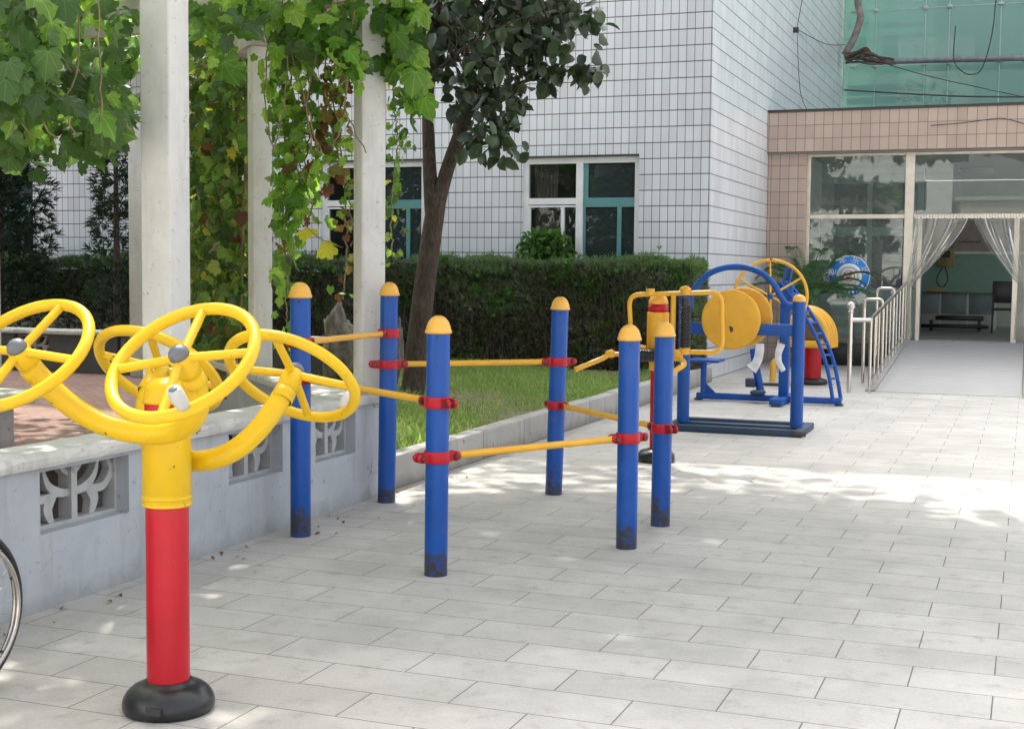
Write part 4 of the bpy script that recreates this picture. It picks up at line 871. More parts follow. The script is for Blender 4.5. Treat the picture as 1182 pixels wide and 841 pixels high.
for i in range(2, len(cv) - 4, 2): MB().tube([cv[i] + Vector((-.035, -.07, 0)), cv[i] + Vector((.035, .07, 0))], .014, 8).build('rung', BLUE2, ab)
# socks hung out on a string
SY = 15.2
s0, s1 = at(866, 396, Y=SY), at(910, 396, Y=SY)
tag(MB().tube([s0 + Vector((-.12, .36, -.02)), s0, s1, s1 + Vector((.02, .36, .02))], .004, 6).build('string', DARKM, None, Vector(s0)), 'thin string tied between uprights of the wheel machine', 'string')
def sock(pts, ws, lab):
    vs = []; n = len(pts); C_ = [at(x, y, Y=SY - .006) for x, y in pts]; P = smooth_path(C_, 5); m_ = len(P)
    mb = MB(); fs = []; seg = 12
    for i, p_ in enumerate(P):
        t_ = i / (m_ - 1); k = t_ * (len(ws) - 1); j = min(int(k), len(ws) - 2); w_ = (ws[j] * (1 - (k - j)) + ws[j + 1] * (k - j)) / 2
        d = (P[min(i + 1, m_ - 1)] - P[max(i - 1, 0)]).normalized(); q_ = Vector((-d.z, 0, d.x))
        for s in range(seg):
            a = 2 * math.pi * s / seg; vs.append(p_ + q_ * (w_ * math.cos(a)) + Vector((0, .016 * math.sin(a) + .006 * math.sin(i * 1.1), 0)))
    for i in range(m_ - 1):
        for s in range(seg): fs.append((i * seg + s, i * seg + (s + 1) % seg, (i + 1) * seg + (s + 1) % seg, (i + 1) * seg + s))
    fs.append(tuple(range(seg))); fs.append(tuple(range((m_ - 1) * seg, m_ * seg))[::-1])
    tag(mb.add(vs, fs, True).build('sock', plain('white_cotton', (.74, .74, .76), .9, .06, 20, bmp=.3), None, Vector(P[0])), lab, 'sock', 'socks drying on the string')
sock([(877, 396.5), (876.5, 408), (873, 419), (867.5, 426)], [.095, .10, .10, .13], 'wide white sock on the string, its foot swung outward from the mast')
sock([(902, 396.5), (898.5, 408), (899, 418), (904.5, 428)], [.09, .075, .07, .06], 'narrow white sock on the string hanging against the blue mast')

# ------------------------------------------------------------------ yellow ribbed machine on red post
rd = thing('ribbed_trainer', 'machine with yellow curved ribs on a short red post near entrance', 'exercise machine', (-2.71, 18.5, 0))
Z_ = lambda x, y, Y=18.5: at(x, y, Y=Y)
MB().lathe([(0, 0), (.20, 0), (.21, .03), (.19, .07), (.12, .09), (0, .09)], (-2.71, 18.5, 0), seg=36).build('rubber_base', RUB, rd)
MB().cyl((-2.71, 18.5, .08), (-2.71, 18.5, .52), .118, 30).build('post', RED, rd)
MB().bbox((-3.15, 18.25, .50), (-2.48, 18.75, .60), .03).build('platform', YEL2, rd)
MB().bbox((-3.10, 18.3, .60), (-2.96, 18.7, .92), .05).build('back_block', YEL2, rd)
for k in range(4):
    rb_ = MB(); yy = 18.28 + k * .15; pts = []
    for i in range(13): a = R(95 - i * 95 / 12); pts.append((-2.86 + .36 * math.cos(a) + k * .015, yy, .58 + .43 * math.sin(a)))
    rb_.tube(pts + [(-2.50 + k * .015, yy, .50)], .05, 12).build('curved_rib', YEL2, rd)
MB().bbox((-2.86, 18.32, .60), (-2.62, 18.68, .86), .03).build('gear_housing', plain('brown_box', (.16, .09, .04), .6), rd)
MB().tube(smooth_path([(-2.86, 18.3, .86), (-2.7, 18.28, .88), (-2.55, 18.28, .78), (-2.48, 18.28, .62)]), .028, 10).build('grab_bar', STEEL, rd)
MB().tube(round_loop([(-3.02, 18.2, .50), (-3.02, 18.15, .30), (-3.16, 18.05, .34), (-3.16, 18.02, .05)], .1, closed=False), .04, 14).build('foot_bar', YEL2, rd)
MB().tube([(-3.02, 18.2, .50), (-3.0, 18.2, .02)], .04, 14).build('foot_bar', YEL2, rd)
MB().bbox((-3.42, 17.95, .0), (-3.0, 18.12, .03), .01).build('foot_plate', DARKM, rd)

# palm in a pot before the glass
pm = thing('potted_palm', 'sago palm with arching dark fronds in a black pot before glass', 'plant', (-3.30, 21.9, 0))
MB().lathe([(0, 0), (.20, 0), (.26, .3), (.28, .34), (.25, .34), (.24, .30), (0, .30)], (-3.30, 21.9, 0)).build('pot', GRAN, pm)
MB().lathe([(.10, .3), (.12, .5), (.10, .98), (0, 1.05)], (-3.30, 21.9, 0), seg=14).build('trunk', BARK, pm)
Pp, Tp, Np, Sp = [], [], [], []; stm = MB()
for k in range(22):
    a = 2 * math.pi * k / 22 * 2.618; el = random.uniform(-.05, 1.15); L_ = random.uniform(.95, 1.35); h = Vector((math.cos(a), math.sin(a), 0))
    p0 = Vector((-3.30, 21.9, 1.0)); p3 = p0 + h * L_ * math.cos(el) * .95 + ZV * (L_ * math.sin(el) * .85 - .10); p1 = p0 + h * .25 * math.cos(el) + ZV * .35; p2 = p0 + h * L_ * .7 * math.cos(el) + ZV * (L_ * math.sin(el) * .9 + .14)
    cvp = bez(p0, p1, p2, p3, 30); stm.tube(cvp[::3], .007, 5)
    for i in range(4, 31):
        d = (cvp[i] - cvp[i - 1]).normalized(); sd = d.cross(ZV).normalized()
        for s in (-1, 1): Pp.append(cvp[i]); Tp.append(sd * s + d * .55 + ZV * .18); Np.append(d.cross(sd) * -1); Sp.append(.17 * math.sin(math.pi * min(1, (i + 4) / 36)) + .03)
leaves('fronds', Pp, Tp, Np, Sp, T_SM, L_PALM, pm, wide=.16); stm.build('rachis', L_PALM, pm)

# ------------------------------------------------------------------ wheelchair at the edge of the photo
wx_, wy_ = -3.392, 3.607
wcr = thing('wheelchair', 'wheelchair of which only a black tyred spoked wheel shows at photo edge', 'wheelchair', (wx_, wy_, 0))
def wc_wheel(x, s):
    c = Vector((x, wy_, .30)); o = MB().ring(c, (1, 0, 0), .287, .0145, 72, 12).build('wheel', RUB, wcr)
    MB().ring(c, (1, 0, 0), .268, .009, 64, 10).build('rim', STEEL, o)
    MB().ring(c + Vector((s * .035, 0, 0)), (1, 0, 0), .245, .009, 64, 10).build('push_rim', STEEL, o)
    tb = MB()
    for k in range(6): a = k * math.pi / 3 + .3; d = Vector((0, math.cos(a), math.sin(a))); tb.cyl(c + d * .262, c + d * .247 + Vector((s * .034, 0, 0)), .006, 8)
    tb.build('push_rim_stud', BOLT, o)
    sp = MB()
    for k in range(28): a = 2 * math.pi * k / 28; a2 = a + (.5 if k % 2 else -.5); sp.tube([c + Vector(((k % 4 - 1.5) * .012, math.cos(a2) * .03, math.sin(a2) * .03)), c + Vector((0, math.cos(a) * .262, math.sin(a) * .262))], .0013, 5)
    sp.build('spokes', STEEL, o); MB().cyl(c - Vector((.035, 0, 0)), c + Vector((.035, 0, 0)), .028, 16).build('hub', STEEL, o)
wc_wheel(wx_, 1); wc_wheel(wx_ - .50, -1)
fr = MB()
for x in (wx_ - .07, wx_ - .43):
    fr.tube(round_loop([(x, wy_ - .42, .12), (x, wy_ - .40, .46), (x, wy_ + .02, .46), (x, wy_ + .06, .86), (x, wy_ + .16, .88)], .05, closed=False), .011, 10); fr.tube([(x, wy_, .30), (x, wy_ + .01, .5)], .011, 8); fr.tube(round_loop([(x, wy_ + .02, .66), (x, wy_ - .32, .66), (x, wy_ - .34, .46)], .05, closed=False), .011, 8)
fr.tube([(wx_ - .5, wy_, .30), (wx_, wy_, .30)], .010, 8); fr.build('frame', STEEL, wcr)
MB().bbox((wx_ - .42, wy_ - .40, .455), (wx_ - .08, wy_ + .02, .475), .006).build('seat', RUB, wcr); MB().bbox((wx_ - .42, wy_ + .03, .50), (wx_ - .08, wy_ + .05, .84), .006).build('backrest', RUB, wcr)
for x in (wx_ - .07, wx_ - .43): MB().ring((x, wy_ - .42, .07), (1, 0, 0), .055, .015, 24, 8).build('caster', RUB, wcr)

# ------------------------------------------------------------------ stones behind the column
def rock(c, sx_, sy_, sz, lab, seed):
    bm = bmesh.new(); bmesh.ops.create_icosphere(bm, subdivisions=4, radius=1); import mathutils
    for v in bm.verts:
        n_ = mathutils.noise.noise(v.co * 1.6 + Vector((seed, 0, 0))) * .45 + mathutils.noise.noise(v.co * 4 + Vector((0, seed, 0))) * .22 + mathutils.noise.noise(v.co * 9) * .10
        v.co *= 1 + n_; v.co = Vector((v.co.x * sx_, v.co.y * sy_, v.co.z * sz)) + Vector(c)
    mb = MB(); mb.bm(bm, True); tag(mb.build('garden_rock', STONE, None, Vector((c[0], c[1], .2))), lab, 'rock', 'rocks on the lawn')
p = at(390, 385, Y=13.0); rock((p.x, 13.0, .62), .17, .16, .42, 'tall weathered brown rock standing behind the column on the lawn', 1)
p = at(458, 388, Y=13.3); rock((p.x, 13.3, .62), .06, .08, .34, 'slim pale upright stone beside the tree trunk', 5)

# ------------------------------------------------------------------ lawn grass
n = 90000; gx = rng.uniform(-11.5, -4.15, n); gy = rng.uniform(8.2, 17.2, n); keep = (gx + gy > 4.2) & ((gx > -8) | (gy > 12)); gx, gy = gx[keep], gy[keep]; n = len(gx)
dens = np.sin(gx * 2.1) * np.cos(gy * 1.7) + np.sin(gx * .9 + gy * 1.3); kp = rng.random(n) < (.60 + .32 * dens); gx, gy, dens = gx[kp], gy[kp], dens[kp]; n = len(gx)
P = np.stack([gx, gy, np.full(n, .188)], 1); T = rnd(n, .4); T[:, 2] = 1
gr = leaves('lawn_grass', P, T, rnd(n), rng.uniform(.05, .12, n) * (1 + .15 * dens), T_BL, L_GRASS, wide=.10); gr['kind'] = 'stuff'

n = 40; P = np.stack([rng.uniform(-3.93, -3.5, n), rng.uniform(3.2, 9.5, n), np.full(n, .012)], 1); P[:34, 0] = -3.95 + np.abs(rng.normal(0, .12, 34)); T = rnd(n, 1); T[:, 2] *= .1; Nn = rnd(n, .25); Nn[:, 2] += 1
fl = leaves('fallen_leaves', P, T, Nn, rng.uniform(.012, .036, n), T_OV, L_DRY); fl['kind'] = 'stuff'

# ------------------------------------------------------------------ hedge
hd = thing('clipped_hedge', 'long clipped dark green hedge in front of the white tiled building', 'hedge', (-8, 17.5, .19))
X0, X1, Y0_, Y1_, Z0, Z1 = -20.0, -4.06, 17.12, 17.95, .2, 1.60
def hsurf(n, topfrac):
    x = X0 + (X1 - X0) * rng.random(n); bias = rng.random(n); x = np.where(bias < .75, np.maximum(x, X0 + (X1 - X0) * rng.random(n)), x)
    return x
n = 52000; x = hsurf(n, 0); z = rng.uniform(Z0, Z1, n); depth = np.abs(rng.normal(0, .09, n))
und = .09 * np.sin(x * 3.1 + np.sin(z * 3)) + .04 * np.sin(x * 7.3 + 1) + .05 * np.sin(z * 6 + x * 2)
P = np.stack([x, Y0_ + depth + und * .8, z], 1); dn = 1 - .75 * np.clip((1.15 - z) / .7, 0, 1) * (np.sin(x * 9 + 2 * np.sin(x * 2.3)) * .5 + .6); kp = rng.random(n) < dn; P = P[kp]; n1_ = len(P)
T = rnd(n1_, .5); T[:, 1] -= .8; T[:, 2] += .7; a1_ = (P, T, rnd(n1_), rng.uniform(.04, .11, n1_))
n = 26000; x = hsurf(n, 1); yv = rng.uniform(Y0_ - .02, Y1_, n); zt_ = Z1 + .035 * np.sin(x * 2.3) + .03 * np.sin(x * 6.1 + yv * 5) - np.abs(rng.normal(0, .05, n)) - .10 * np.clip((Y0_ + .08 - yv) / .1, 0, 1)
zt_[:1500] += np.abs(rng.normal(0, .045, 1500)); Pt = np.stack([x, yv, zt_], 1); Tt = rnd(n, .45); Tt[:, 2] += 1
ne = 5000; Pe = np.stack([X1 - np.abs(rng.normal(0, .06, ne)) + .0, rng.uniform(Y0_, Y1_, ne), rng.uniform(Z0, Z1, ne)], 1); Te = rnd(ne, .5); Te[:, 0] += .9; Te[:, 2] += .5
hP = np.vstack([a1_[0], Pe]); hz2 = hP[:, 2]; hcl = np.sin(hP[:, 0] * 4.3 + 1.5 * np.sin(hz2 * 5.1)) + np.sin(hP[:, 0] * 11.7 - hz2 * 8.3) * .7 + np.sin(hz2 * 13 + hP[:, 0] * 2.9) * .6 + rng.normal(0, .5, len(hP))
hmi = np.where(rng.random(len(hP)) < .15 + .35 * (hz2 < .95), 1, np.where(hcl > .75, 2, 0))  # brighter clumps: lit patches put into the sprig colour
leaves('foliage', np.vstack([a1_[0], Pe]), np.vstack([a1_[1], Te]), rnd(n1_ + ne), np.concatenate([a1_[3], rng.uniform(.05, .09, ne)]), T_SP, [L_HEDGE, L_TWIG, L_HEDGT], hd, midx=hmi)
leaves('fresh_tips', Pt, Tt, rnd(n), rng.uniform(.05, .10, n), T_SP, [L_HEDGT, L_HEDGE], hd, midx=(rng.random(n) < .35).astype(int))
tw = MB()
for i in range(620):
    xx = random.uniform(-13, X1 - .05); yy = Y0_ + .03 + abs(random.gauss(0, .15)); pz = Z0
    pts = [(xx, yy, Z0 - .02)]
    for k in range(4): xx += random.uniform(-.08, .08); yy += random.uniform(-.06, .05); pz += random.uniform(.22, .36); pts.append((xx, yy, min(pz, Z1 - .08)))
    tw.tube(pts, [.010, .008, .006, .005, .003], 5)
tw.build('branches', BARK, hd)
cr = MB(); cr.box((X0, Y0_ + .30, .98), (X1 - .15, Y1_ - .12, Z1 - .16)); cr.build('inner_shade_core', plain('hedge_shadow_mass', (.030, .036, .02), .95, .4, 25, bmp=1, bscale=25), hd)  # dark box: the hedge's inner shade put into its colour

# shrub in front of the window
sh = thing('leafy_shrub', 'small bright green shrub growing above the hedge before the window', 'shrub', (-6.45, 18.1, .2))
n = 900; P = np.stack([rng.normal(-6.42, .24, n), rng.normal(18.08, .07, n), rng.uniform(1.45, 2.02, n)], 1); dd = ((P[:, 0] + 6.40) / .52) ** 2 + ((P[:, 2] - 1.5) / .56) ** 2; P = P[dd < 1]; n = len(P); T = rnd(n, .6); T[:, 2] += .3; Nn = rnd(n, .5); Nn[:, 2] += .8; Nn[:, 1] -= .3
leaves('foliage', P, T, Nn, rng.uniform(.07, .12, n), T_OV, L_SHRUB, sh, wide=.8)
tw = MB()
for i in range(9): tw.tube([(-6.45, 18.1, .2), (-6.45 + random.uniform(-.1, .1), 18.1, 1.0), (-6.42 + random.uniform(-.35, .35), 18.08, random.uniform(1.6, 1.95))], [.014, .01, .004], 6)
tw.build('stems', BARK, sh)

# ------------------------------------------------------------------ broad leaved tree on the lawn
tr = thing('broadleaf_tree', 'forked tree with large dark leaves on the lawn in front of building', 'tree', (-6.06, 12.99, .19))
TD = 14.26
tp = lambda x, y, dd=0: at(x, y, d=TD + dd)
trunk = MB(); 
trunk.tube(smooth_path([tp(476, 452), tp(478, 440), tp(482, 400), tp(489, 340), tp(497, 280), tp(503, 240), tp(505, 225)], 5), [.155] + [.130 - .0012 * i for i in range(30)], 18)
trunk.tube(smooth_path([tp(500, 255), tp(497, 215), tp(495, 170), tp(494, 120), tp(500, 60), tp(510, -20), tp(520, -120)], 5), [.085 - .0018 * i for i in range(31)], 14)
trunk.tube(smooth_path([tp(503, 245), tp(515, 200, -.05), tp(532, 150, -.1), tp(552, 100, -.15), tp(575, 40, -.2), tp(590, -40, -.2), tp(600, -140, 0)], 5), [.085 - .0021 * i for i in range(31)], 14)
limbs = []
def limb(pts, r): 
    P_ = smooth_path(pts, 5); trunk.tube(P_, [r * (1 - .75 * i / (len(P_) - 1)) for i in range(len(P_))], 8); limbs.append(P_)
limb([tp(545, 118, -.12), tp(590, 100, -.3), tp(635, 85, -.4), tp(688, 78, -.45)], .03)
limb([tp(575, 40, -.2), tp(620, 25, -.5), tp(672, 12, -.6)], .03)
limb([tp(532, 150, -.1), tp(560, 150, -.45), tp(585, 165, -.6), tp(600, 178, -.65)], .02)
limb([tp(494, 130), tp(475, 90, -.4), tp(462, 60, -.6)], .03); limb([tp(497, 90), tp(530, 60, -.7), tp(560, 40, -1.0)], .03); limb([tp(500, 60), tp(500, 20, .5), tp(520, -20, .8)], .03); limb([tp(515, 200), tp(530, 175, -.35), tp(565, 128, -.6), tp(592, 112, -.7)], .018)
limb([tp(600, -140), Vector((-5.3, 13.3, 6.4)), Vector((-4.4, 13.6, 7.1))], .05); limb([Vector((-5.3, 13.3, 6.4)), Vector((-3.9, 13.9, 6.9)), Vector((-2.9, 13.8, 7.2))], .03)  # limbs for the added upper crown out of view
for k in range(14):
    a = random.uniform(0, 6.28); c = tp(random.uniform(490, 600), random.uniform(-120, 20)); limb([c, c + Vector((math.cos(a) * .6, math.sin(a) * .6, .15)), c + Vector((math.cos(a) * 1.25, math.sin(a) * 1.25, random.uniform(-.25, .4)))], .022)
Pl = []
def blob(x, y, rx, ry, n, rd_=.45, dd=0):
    for i in range(n):
        a = rng.normal(0, .5, 3); Pl.append(tp(x + a[0] * rx, y + a[1] * ry, dd + a[2] * rd_))
blob(555, 12, 85, 48, 280, .9); blob(515, 40, 45, 45, 100, .7); blob(565, 75, 50, 45, 160, .6, -.3); blob(480, 20, 35, 45, 90, .6); blob(610, 25, 60, 35, 150, .5, -.3); blob(545, -70, 120, 70, 700, 1.1); blob(650, 10, 28, 25, 40, .3, -.5); blob(535, 112, 26, 24, 40, .4, -.1); blob(-40 + 590, -190, 130, 60, 500, 1.2)
blob(676, 80, 24, 13, 30, .15, -.45); blob(640, 62, 28, 14, 22, .2, -.4); blob(640, 85, 26, 12, 20, .2, -.4); blob(615, 60, 30, 30, 50, .3, -.4); blob(670, 25, 30, 20, 26, .2, -.55); blob(575, 150, 24, 26, 44, .3, -.5); blob(562, 170, 24, 16, 22, .25, -.5); blob(597, 118, 16, 18, 16, .2, -.6); blob(560, 128, 40, 20, 44, .4, -.3)
for P_ in limbs:
    for q_ in P_[len(P_) // 3:]:
        if random.random() < .8: Pl.append(q_ + Vector(rng.normal(0, .05, 3)))
for k in range(760): Pl.append(Vector((-4.6, 13.6, 7.2)) + Vector(rng.normal(0, .5, 3) * np.array((2.4, 1.7, .9))))  # unseen upper crown, added to thin the sunlight on the paving
n = len(Pl); T = rnd(n, .6); T[:, 2] -= .65; Nn = rnd(n, .55); Nn[:, 2] += .6; Nn[:, 1] -= .5
lp_all = [q_ for P_ in limbs for q_ in P_[2:]]; LA = np.array([tuple(q_) for q_ in lp_all])
for q_ in Pl[:1500:5]:
    dd_ = np.linalg.norm(LA - np.array(q_), axis=1); j_ = int(dd_.argmin())
    if dd_[j_] < .9: trunk.tube([lp_all[j_], (lp_all[j_] + q_) / 2 + Vector((0, 0, .05)), q_], [.008, .006, .003], 5)
trunk.build('trunk', BARK, tr)
leaves('crown', np.array(Pl), T, Nn, rng.uniform(.08, .205, n), T_OV, L_TREE, tr, wide=1.05)

# ------------------------------------------------------------------ vines on the pavilion
def vine(name, label, cat, pts, sizes, mats, midx, stems, tm=T_GR, droop=.9, grp=None):
    pts = np.array([tuple(p_) for p_ in pts]); n = len(pts); org = Vector(pts.mean(0)); t_ = thing(name, label, cat, tuple(org), grp)
    T, Nn = hang_dirs(n, droop); leaves('foliage', pts, T, Nn, sizes, tm, mats, t_, midx=midx)
    if stems:
        mb = MB()
        for s_, r_ in stems:
            P_ = smooth_path(s_, 5); P_ = [p_ + Vector(rng.normal(0, .006, 3)) for p_ in P_]; mb.tube(P_, r_, 6)
        mb.build('stems', STEMB, t_)
    return t_
def cloud(x, y, rx, ry, n, d, rd_): return [at(x + a[0] * rx, y + a[1] * ry, d=d + a[2] * rd_) for a in rng.normal(0, .5, (n, 3))]
def strand(pix, d, n, sp=6):
    P_ = smooth_path([Vector((x, y, 0)) for x, y in pix], 12); out = []
    for i in range(n):
        q_ = P_[rng.integers(0, len(P_))]; out.append(at(q_.x + rng.normal(0, sp), q_.y + rng.normal(0, sp), d=d + rng.normal(0, .08)))
    return out, [at(p_.x, p_.y, d=d) for p_ in P_[::4]]
VG = 'vines climbing the pavilion'
# a) near mass upper left
pts = cloud(25, 5, 70, 40, 62, 5.9, .5) + cloud(50, 90, 75, 45, 70, 6.0, .5) + cloud(115, 125, 40, 45, 70, 6.6, .5) + cloud(15, 75, 45, 60, 70, 5.6, .4) + cloud(130, 15, 40, 26, 9, 6.6, .4) + cloud(140, 120, 30, 70, 45, 7.4, .4)
pts += cloud(110, 150, 40, 35, 46, 7.2, .5) + cloud(15, 140, 40, 50, 70, 6.8, .5) + cloud(60, 130, 60, 40, 90, 7.6, .6)
def in_px(p_):
    v = p_ - EYE; d = v.dot(FW); return PW / 2 + F_PX * v.dot(RT) / d, PH / 2 - F_PX * v.dot(UP) / d
pts = [p_ for p_ in pts if in_px(p_)[0] < 148]
n = len(pts); st = [([at(-20, 20, d=5.9), at(60, 60, d=6), at(120, 110, d=6.3), at(150, 150, d=6.4)], .006), ([at(20, -20, d=5.8), at(50, 30, d=5.9), at(95, 100, d=6.2)], .006), ([at(-20, 90, d=5.9), at(50, 120, d=6.1), at(110, 130, d=6.4)], .005)] + [([at(10 + 26 * k, -15, d=5.7), at(14 + 26 * k + random.uniform(-15, 15), 60, d=5.75), at(8 + 26 * k + random.uniform(-20, 20), 125, d=5.8), at(12 + 26 * k, 160, d=5.9)], .004) for k in range(5)]
vine('grape_vine', 'grape vine mass with big dark and bright leaves left of thickest column', 'vine', pts, rng.uniform(.05, .165, n), [L_VDARK, L_VINE], (rng.random(n) < .17).astype(int), st, grp=VG)  # mostly the dark leaf: shade on this mass is put into its colour
# b) ivy wall between the two near columns
pts = []
for i in range(2700):
    u, z = rng.random(), rng.uniform(.55, 3.45); s = .45 + u * 2.0
    pts.append(Vector((-5.97 - s * .707 - .15, 9.78 + s * .707 + .15, z)) + Vector(rng.normal(0, .16, 3)))
n = len(pts); st = [([(-6.5 - .2 * k, 10.3 + .2 * k, .2), (-6.5 - .2 * k + random.uniform(-.1, .1), 10.3 + .2 * k, 1.5), (-6.4 - .2 * k, 10.3 + .2 * k, 3.4)], .014) for k in range(6)]
vine('ivy_curtain', 'dense curtain of small green and yellow leaves between two white columns', 'vine', pts, rng.uniform(.07, .13, n), [L_IVY, L_VDARK, L_YEL, L_DRY], rng.choice(4, n, p=[.62, .30, .03, .05]), st, grp=VG)
# c) bright leaves hanging from the beam between the columns
D3 = 8.6
pts = cloud(262, 30, 24, 38, 26, 7.4, .3) + cloud(262, 82, 16, 20, 10, 7.4, .2) + cloud(310, 12, 55, 20, 74, 8.2, .5) + cloud(350, 38, 50, 30, 84, 8.6, .5) + cloud(395, 35, 28, 40, 52, 8.3, .4) + cloud(330, 65, 25, 22, 36, 8.6, .3) + cloud(405, 70, 16, 30, 26, 8.2, .2) + cloud(240, 10, 22, 14, 18, 7.6, .3)
n = len(pts); st = [([at(225, -15, d=7.8), at(300, 10, d=8.1), at(380, 8, d=8.4), at(430, -10, d=8.5)], .012), ([at(250, -10, d=7.4), at(262, 50, d=7.4), at(270, 100, d=7.4)], .005)] + [([at(300 + 22 * k, -10, d=8.3), at(305 + 22 * k + random.uniform(-14, 14), 50, d=8.3), at(300 + 22 * k + random.uniform(-20, 20), 120, d=8.35), at(306 + 22 * k + random.uniform(-14, 14), 175, d=8.4)], .0045) for k in range(6)]
vine('grape_vine', 'bright lobed leaves hanging from the beam between thickest and tree-side columns', 'vine', pts, rng.uniform(.05, .155, n), [L_VINE, L_VDARK], (rng.random(n) < .34).astype(int), st, grp=VG)
# d) strands with dry leaves
pts, st, mi, sz = [], [], [], []
for pix, nn, sp_, dry in (([(335, 80), (338, 150), (335, 200), (345, 240)], 60, 9, 0), ([(352, 60), (360, 140), (352, 190), (358, 235)], 36, 8, .3), ([(374, 40), (377, 110), (375, 150)], 34, 6, .7), ([(395, 70), (392, 150), (398, 230), (400, 300), (395, 345)], 46, 7, .6), ([(385, 100), (388, 170), (402, 215), (404, 270)], 46, 8, .6), ([(325, 110), (330, 200), (326, 250), (332, 330)], 50, 8, .05), ([(345, 190), (365, 225), (350, 262)], 22, 14, .1), ([(322, 90), (345, 130), (340, 180), (352, 215)], 55, 16, .05), ([(330, 230), (336, 290), (330, 350), (338, 400)], 34, 11, .1), ([(365, 90), (385, 140), (380, 190)], 34, 13, .3)):
    p_, s_ = strand(pix, 9.4, nn, sp_); pts += p_; st.append((s_, .006)); mi += list(np.where(rng.random(nn) < dry, 1, 0)); sz += list(rng.uniform(.05, .115, nn) * (.8 if dry > .5 else 1.1))
for x, y in ((357, 272), (384, 292)): pts.append(at(x, y - 8, d=8.9)); mi.append(2); sz.append(.13)
st.append(([at(345, 255, d=8.9), at(370, 275, d=8.9), at(395, 285, d=8.9)], .003))
vine('trailing_vine', 'thin trailing strands with dry brown leaves and two yellow leaves beside a column', 'vine', pts, np.array(sz), [L_VINE, L_DRY, L_YEL], mi, st, grp=VG)
# e) leaves right of the tree-side column
pts = cloud(462, 20, 24, 28, 42, 8.7, .3) + cloud(470, 70, 20, 36, 26, 8.7, .25) + cloud(455, 45, 16, 30, 20, 8.7, .2) + cloud(430, 10, 26, 18, 22, 8.6, .3) + cloud(486, 115, 10, 14, 5, 8.7, .1)
n0 = len(pts); fine, s_ = strand([(452, 60), (455, 120), (458, 170), (452, 230), (452, 290)], 8.9, 110, 7); pts += fine
n = len(pts); sz = np.concatenate([rng.uniform(.10, .18, n0), rng.uniform(.035, .075, n - n0)]); mi = np.concatenate([(rng.random(n0) < .15).astype(int), rng.choice([0, 1, 2], n - n0, p=[.7, .22, .08])])
vine('grape_vine', 'bright green leaves spilling past the column next to the tree trunk', 'vine', pts, sz, [L_VINE, L_VDARK, L_YEL], mi, [(s_, .005), ([at(440, -10, d=8.7), at(470, 40, d=8.7), at(488, 110, d=8.7)], .006)], grp=VG)
# f) leafy roof of the pergola
n = 9000; P = np.stack([rng.uniform(-14, -3.85, n), rng.uniform(1.5, 11.8, n), rng.uniform(3.55, 4.0, n)], 1); kp = (P[:, 0] + P[:, 1] < 4.9); P = P[kp]; n = len(P)
vine('vine_canopy', 'thick leafy canopy of vines covering the top of the pergola', 'vine', P, rng.uniform(.16, .28, n), [L_VINE, L_VDARK], (rng.random(n) < .5).astype(int), None, tm=T_OV, droop=.3)

n = 5200; u = rng.random(n); P = np.stack([-6.6 - 8.6 * u + rng.normal(0, .2, n), 4.2 + 9.0 * u + rng.normal(0, .2, n) - 1.2, rng.uniform(.2, 4.0, n)], 1)  # leaves added out of view to keep sky light off the pavilion
vine('ivy_curtain', 'unseen leafy screen added to shade the pavilion from the side', 'vine', P, rng.uniform(.16, .26, n), [L_VDARK, L_IVY], (rng.random(n) < .3).astype(int), None, tm=T_OV)

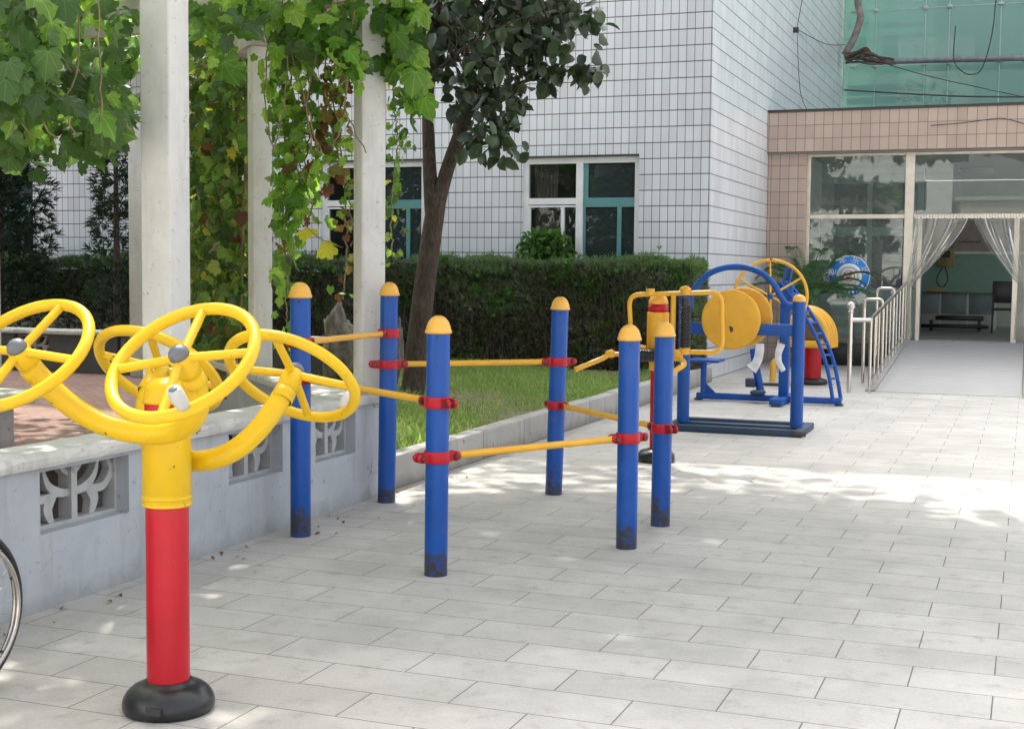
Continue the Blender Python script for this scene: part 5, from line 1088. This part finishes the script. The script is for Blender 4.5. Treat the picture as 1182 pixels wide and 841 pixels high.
# dark conifers in the shade behind the pavilion
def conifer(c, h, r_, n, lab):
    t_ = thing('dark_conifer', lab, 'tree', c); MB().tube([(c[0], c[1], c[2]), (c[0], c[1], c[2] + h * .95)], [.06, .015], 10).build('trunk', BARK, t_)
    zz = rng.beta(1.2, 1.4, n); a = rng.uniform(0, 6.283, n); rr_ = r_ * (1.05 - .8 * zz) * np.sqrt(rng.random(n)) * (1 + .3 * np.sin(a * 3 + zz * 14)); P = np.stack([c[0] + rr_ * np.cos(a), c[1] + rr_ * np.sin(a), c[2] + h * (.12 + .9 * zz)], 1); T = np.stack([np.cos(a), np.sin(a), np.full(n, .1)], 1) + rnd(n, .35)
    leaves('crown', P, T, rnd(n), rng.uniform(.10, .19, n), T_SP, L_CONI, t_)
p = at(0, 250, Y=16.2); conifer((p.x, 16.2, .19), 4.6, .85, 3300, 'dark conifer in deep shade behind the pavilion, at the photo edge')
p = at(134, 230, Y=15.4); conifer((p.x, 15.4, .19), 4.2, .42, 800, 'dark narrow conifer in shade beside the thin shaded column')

# ------------------------------------------------------------------ yard trees outside the view: they shade the paving and show in the glass
def yard_tree(base, h, blobs, n, lab, size=(.22, .36)):
    t_ = thing('yard_tree', lab, 'tree', base); b0 = Vector(base); tk = MB()
    tk.tube(smooth_path([b0, b0 + Vector((-.1, .1, h * .3)), b0 + Vector((-.25, .15, h * .62))], 6), .16, 14); top = b0 + Vector((-.25, .15, h * .62)); P = []
    for (c, rad, k) in blobs:
        c = Vector(c); tk.tube(smooth_path([top, (top + c) / 2 + Vector((0, 0, .3)), c], 6), .05, 8)
        for i in range(int(n * k)): P.append(c + Vector(rng.normal(0, .5, 3) * np.array(rad)))
    tk.build('trunk', BARK, t_); m_ = len(P); T, Nn = hang_dirs(m_, .3); leaves('crown', np.array([tuple(p_) for p_ in P]), T, Nn, rng.uniform(*size, m_), T_OV, L_TREE, t_)
yard_tree((2.4, 9.5, 0), 5.5, [((-4.6, 11.0, 5.6), (1.0, .9, .4), .22), ((-3.6, 11.7, 5.7), (1.1, .7, .4), .20), ((-4.3, 7.6, 5.3), (1.1, 1.0, .4), .22), ((-3.0, 6.9, 5.2), (1.2, .9, .4), .24), ((-4.6, 9.2, 5.4), (1.0, 1.2, .5), .24), ((-3.4, 9.6, 5.4), (1.0, 1.3, .5), .26), ((-2.4, 8.2, 5.2), (1.2, 1.3, .5), .30), ((-1.6, 10.6, 5.6), (1.3, 1.2, .5), .24), ((-2.8, 11.3, 5.6), (1.2, 1.0, .5), .2), ((-.6, 9.2, 5.4), (1.2, 1.4, .5), .22), ((-2.3, 9.8, 5.9), (1.6, 1.6, .5), .25)], 2300, 'tall broad leaved yard tree whose crown overhangs the paving')
